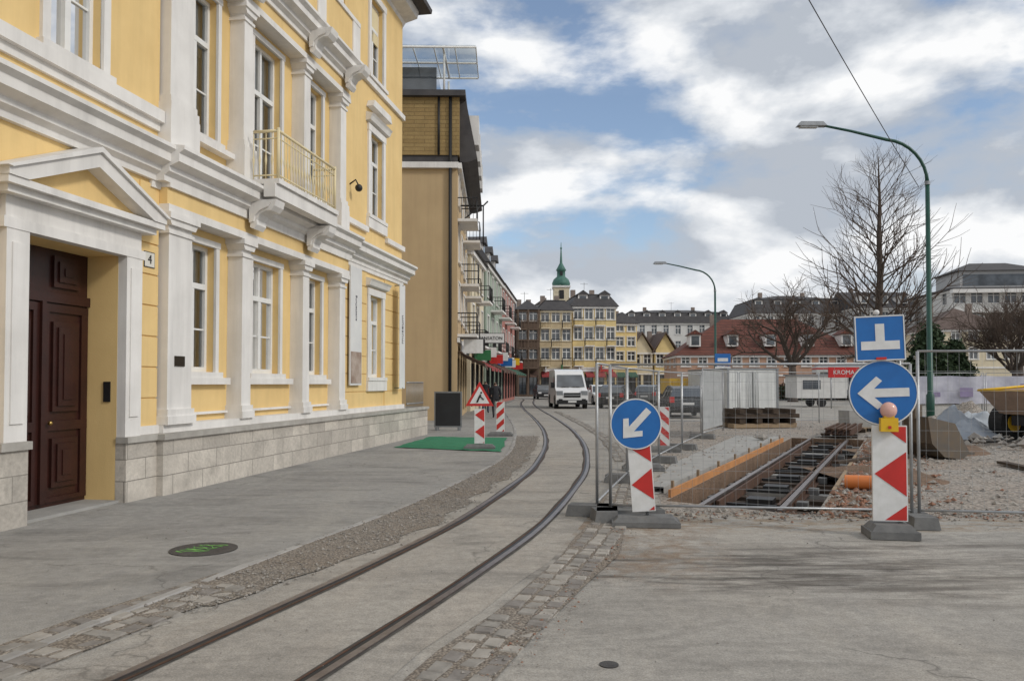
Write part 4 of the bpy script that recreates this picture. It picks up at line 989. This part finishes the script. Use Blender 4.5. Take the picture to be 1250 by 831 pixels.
for x in (-.6,-.05,.5): b.box('bearers',paleWood,x,x+.1,-.4,.45,.0,.12)
b.box('stacked_blocks',concrete,-.5,.5,-.3,.3,.151,.7); b.done()

# ------------------------------------------------------------------ trees
def rnd(): return Vector((R.uniform(-1,1),R.uniform(-1,1),R.uniform(-1,1)))
def grow(b,p,d,L,r,lvl,maxl,kids,up=.05,spread=(.45,.9)):
    n=4 if lvl<2 else 3; pts=[p]; dd=d.copy()
    for i in range(n):
        dd=(dd+rnd()*.16+Vector((0,0,up))).normalized(); pts.append(pts[-1]+dd*L/n)
    b.tube('limbs' if lvl<3 else 'twigs',bark if lvl<3 else twigm,pts,[r*(1-.5*i/n) for i in range(n+1)],7 if lvl<2 else (4 if lvl<3 else 3),False)
    if lvl>=maxl: return
    for k in range(kids):
        f=R.uniform(.35,1) if k else 1.0; i=min(n-1,int(f*n)); q=pts[i].lerp(pts[i+1],f*n-i if f<1 else 1)
        ax=dd.cross(rnd()).normalized(); nd=(Matrix.Rotation(R.uniform(*spread),3,ax)@dd).normalized()
        grow(b,q,nd,L*R.uniform(.55,.78),r*R.uniform(.45,.6),lvl+1,maxl,kids,up,spread)
def tree_round(name,loc,H,maxl=5,kids=4,tr=.28):
    b=B(name,loc); T=H*.28
    b.tube('trunk',bark,[(0,0,-.1),(0.02,0,.3),(.05,.02,T*.5),(0,.05,T)],[tr*1.5,tr*1.1,tr,tr*.85],10)
    for k in range(6):
        a=k*2*math.pi/6+R.uniform(-.3,.3); d=Vector((math.cos(a)*.75,math.sin(a)*.75,R.uniform(.6,1.1))).normalized() if k else Vector((0,0,1))
        grow(b,Vector((0,.05,T-.1)),d,H*.3,tr*.55,1,maxl,kids)
    b.done(False); return b
def tree_cone(name,loc,H):
    b=B(name,loc); pts=[];rs=[]
    for i in range(14): f=i/13; pts.append(Vector((.25*noise.noise(Vector((f*4,0,1))),.25*noise.noise(Vector((f*4,5,1))),H*f-.1))); rs.append(.30*(1-f)**.85+.015)
    b.tube('trunk',bark,pts,rs,10)
    n=64
    for k in range(n):
        f=.17+.8*(k/n)+R.uniform(-.01,.01); i=min(12,int(f*13)); p=pts[i].lerp(pts[i+1],f*13-i); a=k*2.4+R.uniform(-.4,.4)
        d=Vector((math.cos(a),math.sin(a),R.uniform(.45,1.0))).normalized(); L=H*.24*(1-f)**.6*R.uniform(.6,1.25)+.4
        grow(b,p,d,L,.07*(1-f)+.016,2,4,4,.09,(.35,.8))
    b.done(False)
tree_cone('bare_larch_tree',(20.9,45,0),14.6)
tree_round('bare_lime_tree',(24.0,68,0),11.0,5,4,.34)
tree_round('bare_street_tree',(48,75,0),11.5,5,4,.3)
tree_round('bare_street_tree',(37,78,0),9,4,5,.25)
def leafy(name,loc,H,W,n,mats,cone=True):
    b=B(name,loc); b.tube('trunk',bark,[(0,0,0),(0,0,H*.6)],[.18,.08],8)
    cl=[]
    for k in range(90):
        f=R.random()**.8; rad=W*(1-f if cone else math.sqrt(max(0,1-(2*f-1)**2)))*R.uniform(.55,1.1); a=R.uniform(0,6.28); cl.append((math.cos(a)*rad,math.sin(a)*rad,.4+f*H*.93,R.uniform(.3,.65)))
    for i in range(n):
        c=R.choice(cl); q=Vector((c[0],c[1],c[2]))+Vector((R.gauss(0,.5),R.gauss(0,.5),R.gauss(0,.4)))*c[3]; u=rnd().normalized()*R.uniform(.06,.15); v=u.cross(rnd()).normalized()*R.uniform(.05,.12)
        b.add('foliage',R.choice(mats),[q-u-v,q+u-v,q+u+v,q-u+v],[(0,1,2,3)])
    b.done(False)
lf=[M('leaf_dark',(.025,.045,.02),(.035,.06,.025),.8),M('leaf_mid',(.05,.075,.03),(.035,.06,.025),.8)]
leafy('yew_tree',(30.5,58,0),5.8,2.4,9000,lf)
leafy('yew_tree',(33.5,60,0),4.4,2.0,6000,lf)
lr=[M('leaf_brown',(.12,.065,.04),(.085,.045,.03),.9)]
tree_round('copper_beech_tree',(38.0,60,0),8.6,5,5,.25)
b=B('hedge',(17,72,0))
for i in range(9000):
    q=Vector((R.uniform(0,32),R.uniform(0,1.2),R.random()*1.9*(.75+.25*noise.noise(Vector((i%32*.7,0,0)))))); u=rnd()*.14; v=rnd()*.12
    b.add('foliage',R.choice(lf+lr),[q-u-v,q+u-v,q+u+v,q-u+v],[(0,1,2,3)])
b.done(False)

# ------------------------------------------------------------------ people
def person(loc,rot,H,top,legs,hair,stride=.22):
    e=bpy.data.objects.new('pedestrian',None); scene.collection.objects.link(e); e.location=loc; e.rotation_euler=(0,0,rot)
    s=H/1.75
    J=[(0,0,.95),(0,-.01,1.18),(0,0,1.42),(0,-.01,1.52),(0,-.02,1.64),
       (-.10,0,.90),(-.11,-stride*.5,.50),(-.11,-stride*.55,.09),(-.11,-stride*.55-.16,.04),
       (.10,0,.90),(.11,stride*.15,.50),(.11,stride*.9,.13),(.11,stride*.9-.14,.05),
       (-.19,0,1.40),(-.24,.08,1.13),(-.23,.0,.88),(-.23,-.03,.79),
       (.19,0,1.40),(.24,-.08,1.13),(.23,-.16,.90),(.23,-.20,.82)]
    E=[(0,1),(1,2),(2,3),(3,4),(0,5),(5,6),(6,7),(7,8),(0,9),(9,10),(10,11),(11,12),(2,13),(13,14),(14,15),(15,16),(2,17),(17,18),(18,19),(19,20)]
    Rr=[.15,.16,.13,.06,.10,.10,.068,.048,.04,.10,.068,.048,.04,.075,.052,.04,.035,.075,.052,.04,.035]
    me=bpy.data.meshes.new('body'); me.from_pydata([(x*s,y*s,z*s) for x,y,z in J],E,[])
    ob=bpy.data.objects.new('body',me); scene.collection.objects.link(ob)
    sk=ob.modifiers.new('s','SKIN'); sb=ob.modifiers.new('b','SUBSURF'); sb.levels=1
    for i,v in enumerate(me.skin_vertices[0].data): v.radius=(Rr[i]*s,Rr[i]*s*(.75 if i<3 else 1)); v.use_root=(i==0)
    m2=bpy.data.meshes.new_from_object(ob.evaluated_get(bpy.context.evaluated_depsgraph_get()))
    bpy.data.objects.remove(ob)
    skin=M('skin',(.45,.26,.19),None,.6)
    for m in (top,legs,skin,hair,black): m2.materials.append(m)
    for p in m2.polygons:
        c=p.center/s; p.use_smooth=True
        if c.z<.09: k=4
        elif abs(c.x)>.19 and c.z<.88: k=2
        elif c.z<.88: k=1
        elif c.z<1.50: k=0
        elif c.z>1.66 or (c.y>.0 and c.z>1.54): k=3
        else: k=2
        p.material_index=k
    ob=bpy.data.objects.new('body',m2); scene.collection.objects.link(ob); ob.parent=e
    return e
dk=M('dark_coat',(.03,.03,.035),None,.9); jn=M('jeans',(.05,.06,.10),None,.9); hr=M('hair_brown',(.05,.03,.02),None,.7); rc=M('red_coat',(.25,.03,.03),None,.9)
person((-1.0,47,.01),.2,1.75,dk,jn,hr); person((-1.55,49,.01),.1,1.66,rc,dk,hr); person((-.75,36,.01),3.3,1.72,dk,dk,hr)
person((-1.4,42,.01),3.0,1.8,dk,jn,hr)

# ------------------------------------------------------------------ world & sun
az=math.radians(118); el=math.radians(34)
w=bpy.data.worlds.new('World'); scene.world=w; w.use_nodes=True; nt=w.node_tree; nt.nodes.clear()
out=N(nt,'ShaderNodeOutputWorld')
sky=N(nt,'ShaderNodeTexSky'); sky.sky_type='NISHITA'; sky.sun_disc=False; sky.sun_elevation=el; sky.sun_rotation=az; sky.altitude=400
bg1=N(nt,'ShaderNodeBackground',Strength=.15); nt.links.new(sky.outputs[0],bg1.inputs[0])
tc=N(nt,'ShaderNodeTexCoord')
def mapd(loc,sc=(1,1,2.1)):
    mp=N(nt,'ShaderNodeMapping'); mp.inputs['Scale'].default_value=sc; mp.inputs['Location'].default_value=loc; nt.links.new(tc.outputs['Generated'],mp.inputs[0]); return mp.outputs[0]
vec=mapd((.37,.2,.9))
def mth(op,a,c=None):
    n=N(nt,'ShaderNodeMath',operation=op)
    for i,v in enumerate((a,c)):
        if v is None: continue
        if hasattr(v,'is_output'): nt.links.new(v,n.inputs[i])
        else: n.inputs[i].default_value=v
    return n.outputs[0]
SC=4.2
n1=noi(nt,vec,SC,8,.54,.12)
def bias(dirv,a,bmax,lo,hi):
    vm=N(nt,'ShaderNodeVectorMath',operation='DOT_PRODUCT'); vm.inputs[1].default_value=Vector(dirv).normalized(); nt.links.new(tc.outputs['Generated'],vm.inputs[0])
    mr=N(nt,'ShaderNodeMapRange'); mr.inputs[1].default_value=a; mr.inputs[2].default_value=bmax; mr.inputs[3].default_value=lo; mr.inputs[4].default_value=hi; nt.links.new(vm.outputs['Value'],mr.inputs[0]); return mr.outputs[0]
dens_=mth('ADD',n1,bias((.02,.9,.40),.955,.998,.085,-.035))
mask=ramp(nt,dens_,[(.42,.10),(.49,.75),(.55,1.)])
n3=noi(nt,mapd((.34,.2,.80)),SC,8,.54,.12)
n2=noi(nt,vec,2.0,4,.6,.2)
lit=mth('ADD',mth('MULTIPLY',mth('SUBTRACT',n1,n3),1.7),mth('SUBTRACT',1.0,n2))
cc=ramp(nt,lit,[(.32,(.46,.50,.56)),(.50,(.69,.72,.76)),(.66,(.93,.935,.94))])
bg2=N(nt,'ShaderNodeBackground',Strength=1.05); nt.links.new(cc,bg2.inputs[0])
ms=N(nt,'ShaderNodeMixShader'); nt.links.new(mask,ms.inputs[0]); nt.links.new(bg1.outputs[0],ms.inputs[1]); nt.links.new(bg2.outputs[0],ms.inputs[2]); nt.links.new(ms.outputs[0],out.inputs[0])
sl=bpy.data.lights.new('sun','SUN'); sl.energy=1.5; sl.angle=math.radians(10); sl.color=(1,.95,.87)
so=bpy.data.objects.new('sun',sl); scene.collection.objects.link(so)
sd=Vector((math.sin(az)*math.cos(el),math.cos(az)*math.cos(el),math.sin(el))); so.rotation_euler=sd.to_track_quat('Z','Y').to_euler()
scene.view_settings.view_transform='Standard'; scene.view_settings.look='None'; scene.view_settings.exposure=0
cam=bpy.data.cameras.new('camera'); co=bpy.data.objects.new('camera',cam); scene.collection.objects.link(co)
co.location=(0,0,1.6); co.rotation_euler=(math.radians(91.5),0,0); cam.sensor_width=36; cam.lens=27.94; cam.shift_y=.0213; cam.clip_end=3000; cam.clip_start=.05
scene.camera=co
